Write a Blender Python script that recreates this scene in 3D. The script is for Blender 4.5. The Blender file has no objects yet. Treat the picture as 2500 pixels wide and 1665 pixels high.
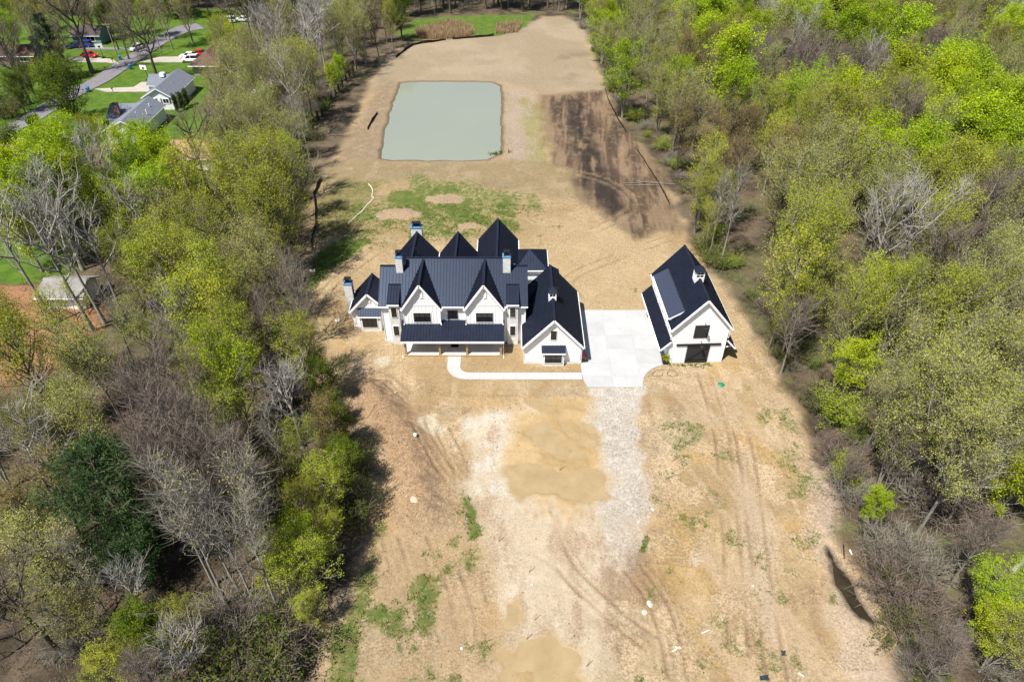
import bpy, bmesh, math, random
import numpy as np
from mathutils import Vector, Matrix

S = bpy.context.scene
C = S.collection
R = math.radians
random.seed(7)

# ------------------------------------------------------------------ camera
CAM_H, PITCH, LENS = 60.0, 39.5, 24.0
cam_data = bpy.data.cameras.new('camera')
cam = bpy.data.objects.new('camera', cam_data)
C.objects.link(cam)
cam.location = (0, 0, CAM_H)
cam.rotation_euler = (R(90 - PITCH), 0, 0)
cam_data.lens = LENS
cam_data.sensor_width = 36.0
cam_data.clip_end = 6000
S.camera = cam

# ------------------------------------------------------------------ sky, sun, exposure
SUN_EL, SHADOW_AZ = 61.0, 44.0          # shadows fall away from the viewer and to the right
world = bpy.data.worlds.new('World')
S.world = world
world.use_nodes = True
wn = world.node_tree
bg = wn.nodes['Background']
sky = wn.nodes.new('ShaderNodeTexSky')
sky.sky_type = 'NISHITA'
sky.sun_disc = False
sky.sun_elevation = R(SUN_EL)
sky.sun_rotation = R(180 + SHADOW_AZ)
sky.altitude = 200
wn.links.new(sky.outputs[0], bg.inputs[0])
bg.inputs[1].default_value = 0.066
sl = bpy.data.lights.new('sun', 'SUN')
sl.energy = 5.0
sl.angle = R(0.53)
sl.color = (1.0, 0.95, 0.87)
sun = bpy.data.objects.new('sun', sl)
C.objects.link(sun)
_d = Vector((-math.sin(R(SHADOW_AZ)) * math.cos(R(SUN_EL)), -math.cos(R(SHADOW_AZ)) * math.cos(R(SUN_EL)), math.sin(R(SUN_EL))))
sun.rotation_euler = _d.to_track_quat('Z', 'Y').to_euler()
sun.location = _d * 300
S.view_settings.view_transform = 'Standard'
S.view_settings.look = 'None'
S.view_settings.exposure = 0.80
S.view_settings.gamma = 1.0
S.cycles.use_denoising = True
S.cycles.max_bounces = 6
S.cycles.diffuse_bounces = 3
S.cycles.transmission_bounces = 3
S.cycles.caustics_reflective = False
S.cycles.caustics_refractive = False

# ------------------------------------------------------------------ surveying: the plan of the place, read off in photo pixels
FPX = 2500 * LENS / 36.0
_c, _s = math.cos(R(PITCH)), math.sin(R(PITCH))
def survey(u, v, z=0.0):
    """photo pixel (2500 wide) -> point of the place at height z"""
    a = (u - 1250) / FPX
    b = -(v - 832.5) / FPX
    r = (a, _c + b * _s, -_s + b * _c)
    t = (z - CAM_H) / r[2]
    return (r[0] * t, r[1] * t, z)
def V(x, y, z=0.0):
    return survey(x * 1.0620, y * 1.0620, z)
def in_view(x, y, z):
    f = y * _c - (z - CAM_H) * _s
    if f < 1: return None
    up = y * _s + (z - CAM_H) * _c
    return 1250 + FPX * x / f, 832.5 - FPX * up / f

# ------------------------------------------------------------------ materials
MATS = {}
def mat(name, col, rough=0.7, spec=0.3, metal=0.0, var=0.0, vscale=4.0, bump=0.0, bscale=20.0, col2=None, stretch=(1, 1, 1), detail=6, bdist=0.03):
    if name in MATS: return MATS[name]
    m = bpy.data.materials.new(name); m.use_nodes = True
    nt = m.node_tree; N = nt.nodes; L = nt.links
    b = N['Principled BSDF']
    b.inputs['Base Color'].default_value = (*col, 1)
    b.inputs['Roughness'].default_value = rough
    b.inputs['Specular IOR Level'].default_value = spec
    b.inputs['Metallic'].default_value = metal
    if var or bump:
        tc = N.new('ShaderNodeTexCoord'); mp = N.new('ShaderNodeMapping')
        mp.inputs['Scale'].default_value = stretch
        L.new(tc.outputs['Object'], mp.inputs['Vector'])
    if var:
        n = N.new('ShaderNodeTexNoise'); n.inputs['Scale'].default_value = vscale; n.inputs['Detail'].default_value = detail
        n.inputs['Roughness'].default_value = 0.65
        L.new(mp.outputs[0], n.inputs['Vector'])
        rmp = N.new('ShaderNodeValToRGB')
        c2 = col2 or tuple(min(1, c * (1 + var)) for c in col)
        c1 = tuple(c * (1 - var) for c in col)
        rmp.color_ramp.elements[0].position = 0.3; rmp.color_ramp.elements[0].color = (*c1, 1)
        rmp.color_ramp.elements[1].position = 0.7; rmp.color_ramp.elements[1].color = (*c2, 1)
        L.new(n.outputs['Fac'], rmp.inputs[0]); L.new(rmp.outputs[0], b.inputs['Base Color'])
    if bump:
        n2 = N.new('ShaderNodeTexNoise'); n2.inputs['Scale'].default_value = bscale; n2.inputs['Detail'].default_value = 4
        L.new(mp.outputs[0], n2.inputs['Vector'])
        bp = N.new('ShaderNodeBump'); bp.inputs['Strength'].default_value = bump; bp.inputs['Distance'].default_value = bdist
        L.new(n2.outputs['Fac'], bp.inputs['Height']); L.new(bp.outputs[0], b.inputs['Normal'])
    MATS[name] = m
    return m
def brick_mat(name, c1, c2, mortar, scale=1.0, w=0.3, h=0.1):
    m = bpy.data.materials.new(name); m.use_nodes = True
    nt = m.node_tree; N = nt.nodes; L = nt.links; b = N['Principled BSDF']
    tc = N.new('ShaderNodeTexCoord'); sx = N.new('ShaderNodeSeparateXYZ'); cx = N.new('ShaderNodeCombineXYZ')
    ad = N.new('ShaderNodeMath'); ad.operation = 'ADD'
    L.new(tc.outputs['Object'], sx.inputs[0]); L.new(sx.outputs[0], ad.inputs[0]); L.new(sx.outputs[1], ad.inputs[1])
    L.new(ad.outputs[0], cx.inputs[0]); L.new(sx.outputs[2], cx.inputs[1])
    bt = N.new('ShaderNodeTexBrick'); bt.inputs['Scale'].default_value = scale
    bt.inputs['Brick Width'].default_value = w; bt.inputs['Row Height'].default_value = h; bt.inputs['Mortar Size'].default_value = 0.012
    bt.inputs['Color1'].default_value = (*c1, 1); bt.inputs['Color2'].default_value = (*c2, 1); bt.inputs['Mortar'].default_value = (*mortar, 1)
    L.new(cx.outputs[0], bt.inputs['Vector'])
    n = N.new('ShaderNodeTexNoise'); n.inputs['Scale'].default_value = 6; n.inputs['Detail'].default_value = 5
    L.new(tc.outputs['Object'], n.inputs['Vector'])
    mx = N.new('ShaderNodeMix'); mx.data_type = 'RGBA'; mx.blend_type = 'MULTIPLY'; mx.inputs[0].default_value = 0.5
    L.new(bt.outputs['Color'], mx.inputs[6]); L.new(n.outputs['Color'], mx.inputs[7])
    hs = N.new('ShaderNodeHueSaturation'); hs.inputs['Saturation'].default_value = 0.75; hs.inputs['Value'].default_value = 1.25
    L.new(mx.outputs[2], hs.inputs['Color']); L.new(hs.outputs[0], b.inputs['Base Color'])
    bp = N.new('ShaderNodeBump'); bp.inputs['Strength'].default_value = 0.8; bp.inputs['Distance'].default_value = 0.03
    L.new(bt.outputs['Fac'], bp.inputs['Height']); bp.invert = True; L.new(bp.outputs[0], b.inputs['Normal'])
    b.inputs['Roughness'].default_value = 0.85
    MATS[name] = m
    return m
def leaf_mat(name, col, tip, trans=0.35, objvar=0.25):
    m = bpy.data.materials.new(name); m.use_nodes = True
    nt = m.node_tree; N = nt.nodes; L = nt.links
    N.remove(N['Principled BSDF']); out = N['Material Output']
    geo = N.new('ShaderNodeNewGeometry'); oi = N.new('ShaderNodeObjectInfo')
    mx = N.new('ShaderNodeMix'); mx.data_type = 'RGBA'
    mx.inputs[6].default_value = (*col, 1); mx.inputs[7].default_value = (*tip, 1)
    L.new(geo.outputs['Random Per Island'], mx.inputs[0])
    hs = N.new('ShaderNodeHueSaturation')
    mr = N.new('ShaderNodeMapRange'); mr.inputs[3].default_value = 1 - objvar; mr.inputs[4].default_value = 1 + objvar
    L.new(oi.outputs['Random'], mr.inputs[0]); L.new(mr.outputs[0], hs.inputs['Value'])
    m3 = N.new('ShaderNodeMath'); m3.operation = 'MULTIPLY'; m3.inputs[1].default_value = 7.31
    m4 = N.new('ShaderNodeMath'); m4.operation = 'FRACT'
    m5 = N.new('ShaderNodeMapRange'); m5.inputs[3].default_value = 0.476; m5.inputs[4].default_value = 0.503
    L.new(oi.outputs['Random'], m3.inputs[0]); L.new(m3.outputs[0], m4.inputs[0]); L.new(m4.outputs[0], m5.inputs[0]); L.new(m5.outputs[0], hs.inputs['Hue'])
    L.new(mx.outputs[2], hs.inputs['Color'])
    d = N.new('ShaderNodeBsdfDiffuse'); t = N.new('ShaderNodeBsdfTranslucent'); ms = N.new('ShaderNodeMixShader'); ms.inputs[0].default_value = trans
    L.new(hs.outputs[0], d.inputs[0]); L.new(hs.outputs[0], t.inputs[0]); L.new(d.outputs[0], ms.inputs[1]); L.new(t.outputs[0], ms.inputs[2])
    L.new(ms.outputs[0], out.inputs[0])
    MATS[name] = m
    return m

metal_roof = mat('dark_metal_roof', (0.013, 0.016, 0.028), rough=0.41, spec=0.22, metal=0.0, var=0.18, vscale=1.3)
metal_roof.node_tree.nodes['Principled BSDF'].inputs['Specular Tint'].default_value = (0.55, 0.70, 1.0, 1)
white_trim = mat('white_trim', (0.84, 0.84, 0.84), rough=0.5)
siding = mat('white_siding', (0.84, 0.85, 0.86), rough=0.55, var=0.02, vscale=2)
white_stone = brick_mat('whitewashed_stone', (0.80, 0.78, 0.76), (0.62, 0.61, 0.60), (0.72, 0.72, 0.72), 1.0, 0.42, 0.15)
black_frame = mat('black_frame', (0.012, 0.012, 0.014), rough=0.4)
glass = mat('window_glass', (0.012, 0.014, 0.016), rough=0.04, spec=0.7)
wood_post = mat('wood_post', (0.34, 0.22, 0.12), rough=0.7, var=0.25, vscale=3, stretch=(6, 6, 0.6))
porch_conc = mat('porch_concrete', (0.50, 0.48, 0.44), rough=0.8, var=0.06, vscale=1.5)
concrete = mat('pale_concrete', (0.365, 0.37, 0.375), rough=0.8, var=0.08, vscale=0.35, bump=0.05, bscale=30)
concrete2 = mat('pale_concrete_wear', (0.34, 0.345, 0.35), rough=0.8, var=0.08, vscale=0.5, bump=0.05, bscale=30)
blue_metal = mat('plain_blue', (0.10, 0.24, 0.42), rough=0.35)  # even blue for the chimney tops and a vent pipe
black_metal = mat('black_metal', (0.012, 0.012, 0.014), rough=0.45)
barn_door = mat('charcoal_door', (0.028, 0.028, 0.032), rough=0.6, var=0.2, vscale=2, stretch=(4, 4, 0.4))
bark_grey = mat('bark_grey', (0.20, 0.18, 0.15), rough=0.9, var=0.35, vscale=3, stretch=(2, 2, 0.4))
bark_pale = mat('bark_pale', (0.27, 0.25, 0.22), rough=0.9, var=0.3, vscale=2, stretch=(2, 2, 0.5))
bark_dark = mat('bark_dark', (0.085, 0.07, 0.055), rough=0.95, var=0.35, vscale=3, stretch=(2, 2, 0.4))
twig_grey = mat('twig_grey', (0.19, 0.175, 0.14), rough=0.9)
twig_pale = mat('twig_pale', (0.30, 0.285, 0.265), rough=0.9)
twig_brown = mat('twig_brown', (0.15, 0.115, 0.095), rough=0.9)
twig_olive = mat('twig_olive', (0.20, 0.185, 0.11), rough=0.9)

# ------------------------------------------------------------------ mesh building
ORG = {}
class MB:
    def __init__(self): self.v = []; self.f = []; self.m = []; self.cm = 0
    def add(self, vs, fs):
        n = len(self.v); self.v += [tuple(p) for p in vs]; self.f += [tuple(i + n for i in f) for f in fs]; self.m += [self.cm] * len(fs)
        return self
    def box(self, x0, x1, y0, y1, z0, z1):
        return self.add([(x0, y0, z0), (x1, y0, z0), (x1, y1, z0), (x0, y1, z0), (x0, y0, z1), (x1, y0, z1), (x1, y1, z1), (x0, y1, z1)],
                        [(0, 3, 2, 1), (4, 5, 6, 7), (0, 1, 5, 4), (1, 2, 6, 5), (2, 3, 7, 6), (3, 0, 4, 7)])
    def hexa(self, a, b):            # two quads a (bottom), b (top)
        return self.add(list(a) + list(b), [(3, 2, 1, 0), (4, 5, 6, 7), (0, 1, 5, 4), (1, 2, 6, 5), (2, 3, 7, 6), (3, 0, 4, 7)])
    def prism(self, poly, d):        # polygon (any plane) swept along vector d
        n = len(poly); a = [Vector(p) for p in poly]; b = [p + Vector(d) for p in a]
        fs = [tuple(range(n))[::-1], tuple(range(n, 2 * n))]
        for i in range(n):
            j = (i + 1) % n; fs.append((i, j, n + j, n + i))
        return self.add(a + b, fs)
    def beam(self, p, q, w, h, up=(0, 0, 1)):
        p, q = Vector(p), Vector(q); t = (q - p).normalized(); s = t.cross(Vector(up))
        if s.length < 1e-4: s = t.cross(Vector((1, 0, 0)))
        s.normalize(); u = s.cross(t)
        a = [p - s * w / 2 - u * h / 2, p + s * w / 2 - u * h / 2, p + s * w / 2 + u * h / 2, p - s * w / 2 + u * h / 2]
        d = q - p
        return self.hexa(a, [x + d for x in a])
    def tube(self, pts, rad, n=6, cap=True):
        pts = [Vector(p) for p in pts]
        if not isinstance(rad, (list, tuple)): rad = [rad] * len(pts)
        vs = []; fs = []
        for i, p in enumerate(pts):
            t = (pts[min(i + 1, len(pts) - 1)] - pts[max(i - 1, 0)]).normalized()
            s = t.cross(Vector((0, 0, 1)));
            if s.length < 1e-3: s = Vector((1, 0, 0))
            s.normalize(); u = s.cross(t)
            for k in range(n):
                a = 2 * math.pi * k / n
                vs.append(p + s * (math.cos(a) * rad[i]) + u * (math.sin(a) * rad[i]))
        for i in range(len(pts) - 1):
            for k in range(n):
                k2 = (k + 1) % n
                fs.append((i * n + k, i * n + k2, (i + 1) * n + k2, (i + 1) * n + k))
        if cap:
            fs.append(tuple(range(n))[::-1]); fs.append(tuple((len(pts) - 1) * n + k for k in range(n)))
        return self.add(vs, fs)
    def lathe(self, prof, n=12, c=(0, 0, 0)):
        vs = [(c[0] + r * math.cos(2 * math.pi * k / n), c[1] + r * math.sin(2 * math.pi * k / n), c[2] + z) for r, z in prof for k in range(n)]
        fs = [(i * n + k, i * n + (k + 1) % n, (i + 1) * n + (k + 1) % n, (i + 1) * n + k) for i in range(len(prof) - 1) for k in range(n)]
        fs.append(tuple(range(n))[::-1]); fs.append(tuple((len(prof) - 1) * n + k for k in range(n)))
        return self.add(vs, fs)
    def build(self, name, material, parent=None, smooth=False, fix=True):
        o = ORG.get(parent.name_full if parent else None, Vector((0, 0, 0)))
        me = bpy.data.meshes.new(name)
        me.from_pydata([(p[0] - o[0], p[1] - o[1], p[2] - o[2]) for p in self.v], [], self.f)
        mats = material if isinstance(material, (list, tuple)) else [material]
        for mm in mats: me.materials.append(mm)
        if len(mats) > 1: me.polygons.foreach_set('material_index', self.m)
        if fix:
            bm = bmesh.new(); bm.from_mesh(me); bmesh.ops.recalc_face_normals(bm, faces=bm.faces[:]); bm.to_mesh(me); bm.free()
        if smooth: me.polygons.foreach_set('use_smooth', [True] * len(me.polygons))
        ob = bpy.data.objects.new(name, me); C.objects.link(ob)
        if parent: ob.parent = parent; ORG[ob.name_full] = o
        return ob
def tag(o, label=None, cat=None, group=None, kind=None):
    if label: o['label'] = label
    if cat: o['category'] = cat
    if group: o['group'] = group
    if kind: o['kind'] = kind
    return o
def thing(name, loc, rz=0, label=None, cat=None, group=None, local=False):
    o = bpy.data.objects.new(name, None); C.objects.link(o); o.empty_display_size = 0.3
    o.location = loc; o.rotation_euler = (0, 0, rz)
    ORG[o.name_full] = Vector((0, 0, 0)) if local else Vector(loc)
    return tag(o, label, cat, group)
def copy_tree(o, parent=None):
    c = o.copy(); C.objects.link(c); c.parent = parent
    for ch in list(o.children):
        if ch.name_full != c.name_full: copy_tree(ch, c)
    return c
def np_mesh(name, verts, quads=None, tris=None, mats=(), mi=None, smooth=False):
    me = bpy.data.meshes.new(name)
    verts = np.asarray(verts, np.float32)
    nq = 0 if quads is None else len(quads); ntr = 0 if tris is None else len(tris)
    me.vertices.add(len(verts)); me.vertices.foreach_set('co', verts.ravel())
    idx = []
    if nq: idx.append(np.asarray(quads, np.int32).ravel())
    if ntr: idx.append(np.asarray(tris, np.int32).ravel())
    idx = np.concatenate(idx)
    me.loops.add(len(idx)); me.loops.foreach_set('vertex_index', idx)
    me.polygons.add(nq + ntr)
    ls = np.concatenate([np.arange(nq) * 4, nq * 4 + np.arange(ntr) * 3]).astype(np.int32)
    me.polygons.foreach_set('loop_start', ls)
    if mi is not None: me.polygons.foreach_set('material_index', np.asarray(mi, np.int32))
    if smooth: me.polygons.foreach_set('use_smooth', np.ones(nq + ntr, bool))
    for m in mats: me.materials.append(m)
    me.update(calc_edges=True); me.validate()
    return me

# ================================================================== GROUND
rs = np.random.RandomState(11)
_lat = [rs.rand(257, 257).astype(np.float32) for _ in range(6)]
def vnoise(x, y, sc, k=0):
    u = np.asarray(x) / sc + 1000.37 + 13.1 * k; w = np.asarray(y) / sc + 1000.71 + 7.7 * k
    i = np.floor(u).astype(int); j = np.floor(w).astype(int); fu = u - i; fw = w - j
    fu = fu * fu * (3 - 2 * fu); fw = fw * fw * (3 - 2 * fw); i %= 256; j %= 256
    T = _lat[k % 6]
    return (T[i, j] * (1 - fu) + T[i + 1, j] * fu) * (1 - fw) + (T[i, j + 1] * (1 - fu) + T[i + 1, j + 1] * fu) * fw
def fbm(x, y, sc, k=0, o=4):
    s = 0; a = 1; t = 0
    for q in range(o):
        s = s + a * vnoise(x, y, sc / 2 ** q, k + q); t += a; a *= 0.55
    return s / t
def sstep(a, b, x):
    t = np.clip((x - a) / (b - a), 0, 1); return t * t * (3 - 2 * t)
def poly_sd(px, py, poly):
    """signed distance, positive inside"""
    P = np.asarray(poly)[:, :2]; n = len(P)
    d2 = np.full(px.shape, 1e12); ins = np.zeros(px.shape, bool)
    for i in range(n):
        a = P[i]; b = P[(i + 1) % n]; e = b - a
        wx, wy = px - a[0], py - a[1]
        t = np.clip((wx * e[0] + wy * e[1]) / (e @ e + 1e-9), 0, 1)
        d2 = np.minimum(d2, (wx - e[0] * t) ** 2 + (wy - e[1] * t) ** 2)
        if a[1] != b[1]:
            cnd = ((a[1] > py) != (b[1] > py)) & (px < (b[0] - a[0]) * (py - a[1]) / (b[1] - a[1]) + a[0])
            ins ^= cnd
    return np.where(ins, 1, -1) * np.sqrt(d2)
def line_d(px, py, pts):
    P = np.asarray(pts)[:, :2]; d2 = np.full(px.shape, 1e12)
    for i in range(len(P) - 1):
        a, b = P[i], P[i + 1]; e = b - a
        wx, wy = px - a[0], py - a[1]; t = np.clip((wx * e[0] + wy * e[1]) / (e @ e + 1e-9), 0, 1)
        d2 = np.minimum(d2, (wx - e[0] * t) ** 2 + (wy - e[1] * t) ** 2)
    return np.sqrt(d2)
def VP(*pts): return np.array([V(*p)[:2] for p in pts])

CLEAR = VP((700, 1600), (800, 1330), (850, 1200), (850, 1080), (800, 950), (700, 850), (640, 800), (600, 760), (640, 690), (700, 600), (715, 500), (735, 415), (770, 360),
           (810, 290), (850, 190), (885, 125), (960, 98), (1070, 90), (1140, 83), (1200, 75), (1250, 40), (1290, 38), (1335, 60), (1365, 130), (1390, 200),
           (1440, 300), (1510, 380), (1560, 470), (1590, 560), (1650, 640), (1730, 745), (1770, 850), (1850, 960), (1890, 1060), (1905, 1180), (1960, 1300), (2020, 1400), (2060, 1600))
POND = VP((877, 362), (884, 300), (907, 225), (920, 190), (940, 187), (1100, 187), (1130, 189), (1150, 197), (1152, 240), (1150, 300), (1150, 352), (1120, 366), (1000, 367), (900, 367))
xs = np.concatenate([-np.geomspace(1500, 62, 46), np.arange(-61, -36, 0.4), np.arange(-35.8, 42, 0.2), np.arange(42.2, 56, 0.4), np.geomspace(56.5, 1500, 46)])
ys = np.concatenate([np.linspace(-200, 20, 20), np.arange(21, 26, 0.3), np.arange(26.1, 68, 0.2), np.arange(68.2, 106, 0.28), np.arange(106, 250, 0.6), np.geomspace(251, 2500, 40)])
GX, GY = np.meshgrid(xs, ys)
gx, gy_ = GX.ravel(), GY.ravel()
def warp(k, a, sc): return (fbm(gx, gy_, sc, k, 3) - 0.5) * 2 * a
def region(poly, soft=1.0, wob=1.2, sc=3.0, k=0):
    P = np.asarray(poly); out = np.full(gx.shape, -50.0)
    pad = 8
    sel = (gx > P[:, 0].min() - pad) & (gx < P[:, 0].max() + pad) & (gy_ > P[:, 1].min() - pad) & (gy_ < P[:, 1].max() + pad)
    out[sel] = poly_sd(gx[sel], gy_[sel], poly)
    out = out + warp(k, wob, sc)
    return sstep(-soft, soft, out)
N1 = fbm(gx, gy_, 9, 0, 5); N2 = fbm(gx, gy_, 2.2, 1, 4); N3 = fbm(gx, gy_, 0.8, 2, 3); N4 = fbm(gx, gy_, 26, 3, 4)
clear = region(CLEAR, 1.2, 1.6, 4, 1)
W1 = (fbm(gx, gy_, 7, 1, 4) - .5) * 9; W2 = (fbm(gx, gy_, 7, 4, 4) - .5) * 9
D1 = fbm(gx + W1, gy_ + W2, 6.5, 2, 5); D2 = fbm(gx - W2, gy_ + W1, 3.0, 3, 5); D3_ = fbm(gx * 1.5 + W2 * .3, gy_ * .5 + W1 * .3, 2.4, 0, 5)
rough = 0.5 + 0.5 * sstep(.4, .62, D2)
col = np.zeros((len(gx), 3)); grass = np.zeros(len(gx)); wet = np.zeros(len(gx)); grav = np.zeros(len(gx))
def paint(mask, c, a=1.0):
    global col
    w = (mask * a)[:, None]; col = col * (1 - w) + np.asarray(c)[None] * w
def lerp(c1, c2, t): return np.asarray(c1)[None] * (1 - t[:, None]) + np.asarray(c2)[None] * t[:, None]
# woodland floor: leaf litter and patches of spring green
col = lerp((0.055, 0.042, 0.028), (0.13, 0.10, 0.068), sstep(0.3, 0.7, N2))
grass = np.maximum(grass, 0.36 * sstep(0.42, 0.7, N1) + 0.12)
# cleared ground
cl = lerp((0.285, 0.205, 0.115), (0.385, 0.30, 0.19), sstep(0.32, 0.66, 0.5 * D2 + 0.5 * D1))
col = col * (1 - clear[:, None]) + cl * clear[:, None]
grass *= (1 - clear)
# sandy-orange patches in front of the house
front = region(VP((690, 700), (1000, 880), (1500, 880), (1760, 800), (1900, 1150), (2000, 1600), (760, 1600), (860, 1150), (780, 920)), 3, 2, 6, 2)
paint(front * sstep(0.5, 0.68, D1), (0.34, 0.225, 0.10), 0.75)
paint(front * sstep(0.55, 0.7, fbm(gx + W2, gy_ - W1, 9, 4, 5)), (0.33, 0.285, 0.215), 0.55)
paint(front * sstep(0.52, 0.66, D2), (0.47, 0.365, 0.25), 0.6)
paint(front * sstep(0.58, 0.7, D3_), (0.24, 0.16, 0.095), 0.5)
paint(front * sstep(0.60, 0.72, 1 - D3_), (0.48, 0.38, 0.27), 0.5)
# graded far field, greyer
far = region(VP((850, 210), (890, 120), (960, 98), (1140, 84), (1250, 40), (1300, 38), (1340, 60), (1385, 205), (1240, 215), (1150, 190), (930, 186)), 2, 1.2, 6, 3)
paint(far, (0.245, 0.195, 0.14), 0.92); rough *= 1 - .6 * far
paint(far * sstep(0.42, 0.66, fbm(gx + W1, gy_ + W2, 16, 5, 4)), (0.30, 0.245, 0.18), 0.8)
paint(far * sstep(0.52, 0.7, fbm(gx, gy_, 14, 4, 4)) * region(VP((1180, 130), (1370, 120), (1380, 200), (1200, 190)), 6, 2, 5, 1), (0.15, 0.115, 0.08), 0.8)
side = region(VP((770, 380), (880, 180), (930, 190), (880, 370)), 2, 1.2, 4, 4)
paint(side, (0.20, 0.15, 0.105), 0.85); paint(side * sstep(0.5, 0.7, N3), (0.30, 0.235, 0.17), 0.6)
bank = region(VP((1150, 195), (1235, 215), (1240, 380), (1160, 370)), 1.5, 0.8, 3, 5)
paint(bank, (0.30, 0.245, 0.20), 0.85)
# yellow-green sprouting strip
strip = region(VP((1195, 225), (1245, 225), (1260, 330), (1300, 400), (1215, 390)), 1.5, 1.2, 4, 1)
paint(strip * sstep(.3, .55, D3_), (0.23, 0.21, 0.085), 0.75); grass = np.maximum(grass, 0.25 * strip)
# belt behind the lawn
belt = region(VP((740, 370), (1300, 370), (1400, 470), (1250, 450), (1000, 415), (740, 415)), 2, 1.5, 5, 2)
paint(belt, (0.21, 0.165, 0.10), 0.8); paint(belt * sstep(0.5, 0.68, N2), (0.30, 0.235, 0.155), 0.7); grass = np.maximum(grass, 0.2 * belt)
# dark tilled soil
dark = region(VP((1243, 220), (1388, 208), (1440, 300), (1520, 400), (1560, 530), (1460, 545), (1350, 460), (1265, 340)), 2.4, 1.8, 4, 3)
streak = fbm(gx * 1.0, gy_ * 0.16, 1.6, 5, 4)
paint(dark, (0.078, 0.052, 0.037), 0.95); paint(dark * sstep(0.5, 0.75, streak), (0.22, 0.155, 0.105), 0.85); furrow = fbm(gx - .09 * gy_, gy_ * .09, .9, 2, 3); paint(dark * sstep(0.5, 0.68, furrow), (0.22, 0.155, 0.105), 0.75); paint(dark * sstep(0.56, 0.7, 1 - furrow), (0.045, 0.032, 0.025), 0.6); paint(dark * sstep(0.58, 0.72, N3), (0.25, 0.18, 0.125), 0.4)
wetd = np.maximum(region(VP((1305, 232), (1340, 228), (1365, 330), (1410, 410), (1445, 480), (1405, 492), (1360, 450), (1325, 400), (1315, 330)), 2.4, 2.0, 4, 4), 0)
paint(wetd * sstep(0.3, 0.5, 0.5 * N2 + 0.5 * streak), (0.026, 0.02, 0.018), 0.95); wet = np.maximum(wet, 0.6 * wetd * sstep(0.5, 0.7, N2))
# lawn behind the house
lawn = region(VP((880, 418), (1010, 415), (1190, 445), (1215, 490), (1190, 530), (1060, 550), (900, 545), (800, 535), (840, 470)), 4.5, 4.0, 7, 5)
lawn2 = region(VP((740, 420), (880, 415), (860, 470), (800, 530), (730, 560), (720, 500)), 2, 2, 5, 1)
grass = np.maximum(grass, lawn * (0.46 + 0.40 * sstep(0.34, 0.6, D2)))
wide = region(VP((740, 400), (1000, 395), (1240, 420), (1290, 480), (1260, 555), (1180, 575), (860, 575), (720, 570)), 6, 4, 8, 2); grass = np.maximum(grass, wide * (.34 + .28 * sstep(.4, .62, D1)))
grass = np.maximum(grass, lawn2 * 0.5); paint(lawn2, (0.20, 0.155, 0.075), 0.7)
for (a, b, r) in ((920, 494, 2.0), (1030, 460, 1.6), (1080, 520, 1.1)):
    q = V(a, b); d = np.hypot((gx - q[0]) / 1.9, gy_ - q[1]) + warp(2, 0.8, 2); msk = sstep(r + .5, r - .5, d)
    grass *= 1 - msk; paint(msk, (0.30, 0.22, 0.16), 0.9)
right_yard = region(VP((1190, 560), (1300, 500), (1480, 560), (1560, 620), (1480, 700), (1300, 700)), 3, 2, 6, 2)
grass = np.maximum(grass, right_yard * 0.32 * sstep(0.5, 0.7, N1)); paint(right_yard, (0.36, 0.27, 0.165), 0.5)
# green strip under the left trees, beside the house
ls = region(VP((600, 780), (640, 690), (740, 575), (800, 545), (865, 548), (800, 600), (720, 660), (670, 720), (640, 790)), 1.5, 1.2, 3, 3)
grass = np.maximum(grass, ls * 0.9)
# far meadow and dead reeds
mead = region(VP((900, 80), (950, 45), (1100, 35), (1245, 32), (1200, 72), (1140, 82), (960, 96)), 2, 2, 6, 4)
grass = np.maximum(grass * (1 - mead), mead * 0.95)
reed = region(VP((955, 75), (1030, 50), (1090, 62), (1090, 88), (960, 95)), 2.5, 2, 5, 1)
paint(reed, (0.30, 0.225, 0.12), 0.9); grass *= 1 - 0.9 * reed
# gravel drive, pale gravel spread, sandy turning circle
drive = region(VP((1352, 888), (1478, 888), (1465, 1000), (1492, 1130), (1480, 1250), (1440, 1400), (1395, 1300), (1375, 1180), (1385, 1100), (1352, 985)), 0.7, 0.9, 1.8, 2)
drive = drive * sstep(V(1400, 1390)[1], V(1400, 1130)[1], gy_ + warp(3, 3, 3))
spread = region(VP((1070, 965), (1180, 935), (1350, 925), (1352, 990), (1400, 1130), (1480, 1250), (1400, 1380), (1380, 1600), (1130, 1600), (1165, 1450), (1130, 1300), (1075, 1130), (1090, 1060)), 1.2, 1.2, 3, 3)
paint(spread, (0.395, 0.33, 0.255), 0.92); rough = rough * (1 - spread) + (.3 + .35 * sstep(.45, .65, D3_)) * spread
paint(spread * sstep(0.46, 0.66, D1), (0.48, 0.41, 0.345), 0.8)
paint(spread * sstep(0.56, 0.7, D3_), (0.32, 0.235, 0.165), 0.6)
pale = np.maximum(region(VP((1065, 975), (1180, 940), (1215, 960), (1180, 1010), (1150, 1080), (1090, 1100)), 0.8, 1.0, 2, 4), region(VP((1070, 1110), (1180, 1090), (1180, 1150), (1110, 1250), (1085, 1170)), 1.5, 1.2, 3, 1))
paint(pale * sstep(0.32, 0.55, N2), (0.44, 0.405, 0.36), 0.85)
paint(drive, (0.405, 0.37, 0.33), 0.95); grav = np.maximum(drive, pale * 0.7)
paint(drive * sstep(0.42, 0.7, N2), (0.48, 0.455, 0.43), 0.8)
mudhalo = region(VP((1180, 950), (1355, 915), (1352, 980), (1400, 1100), (1370, 1160), (1290, 1220), (1190, 1160), (1150, 1040)), 1.5, 1.6, 4, 5)
paint(mudhalo * sstep(0.3, 0.46, D1), (0.37, 0.26, 0.13), 0.85); rough *= 1 - .8 * mudhalo
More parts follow.
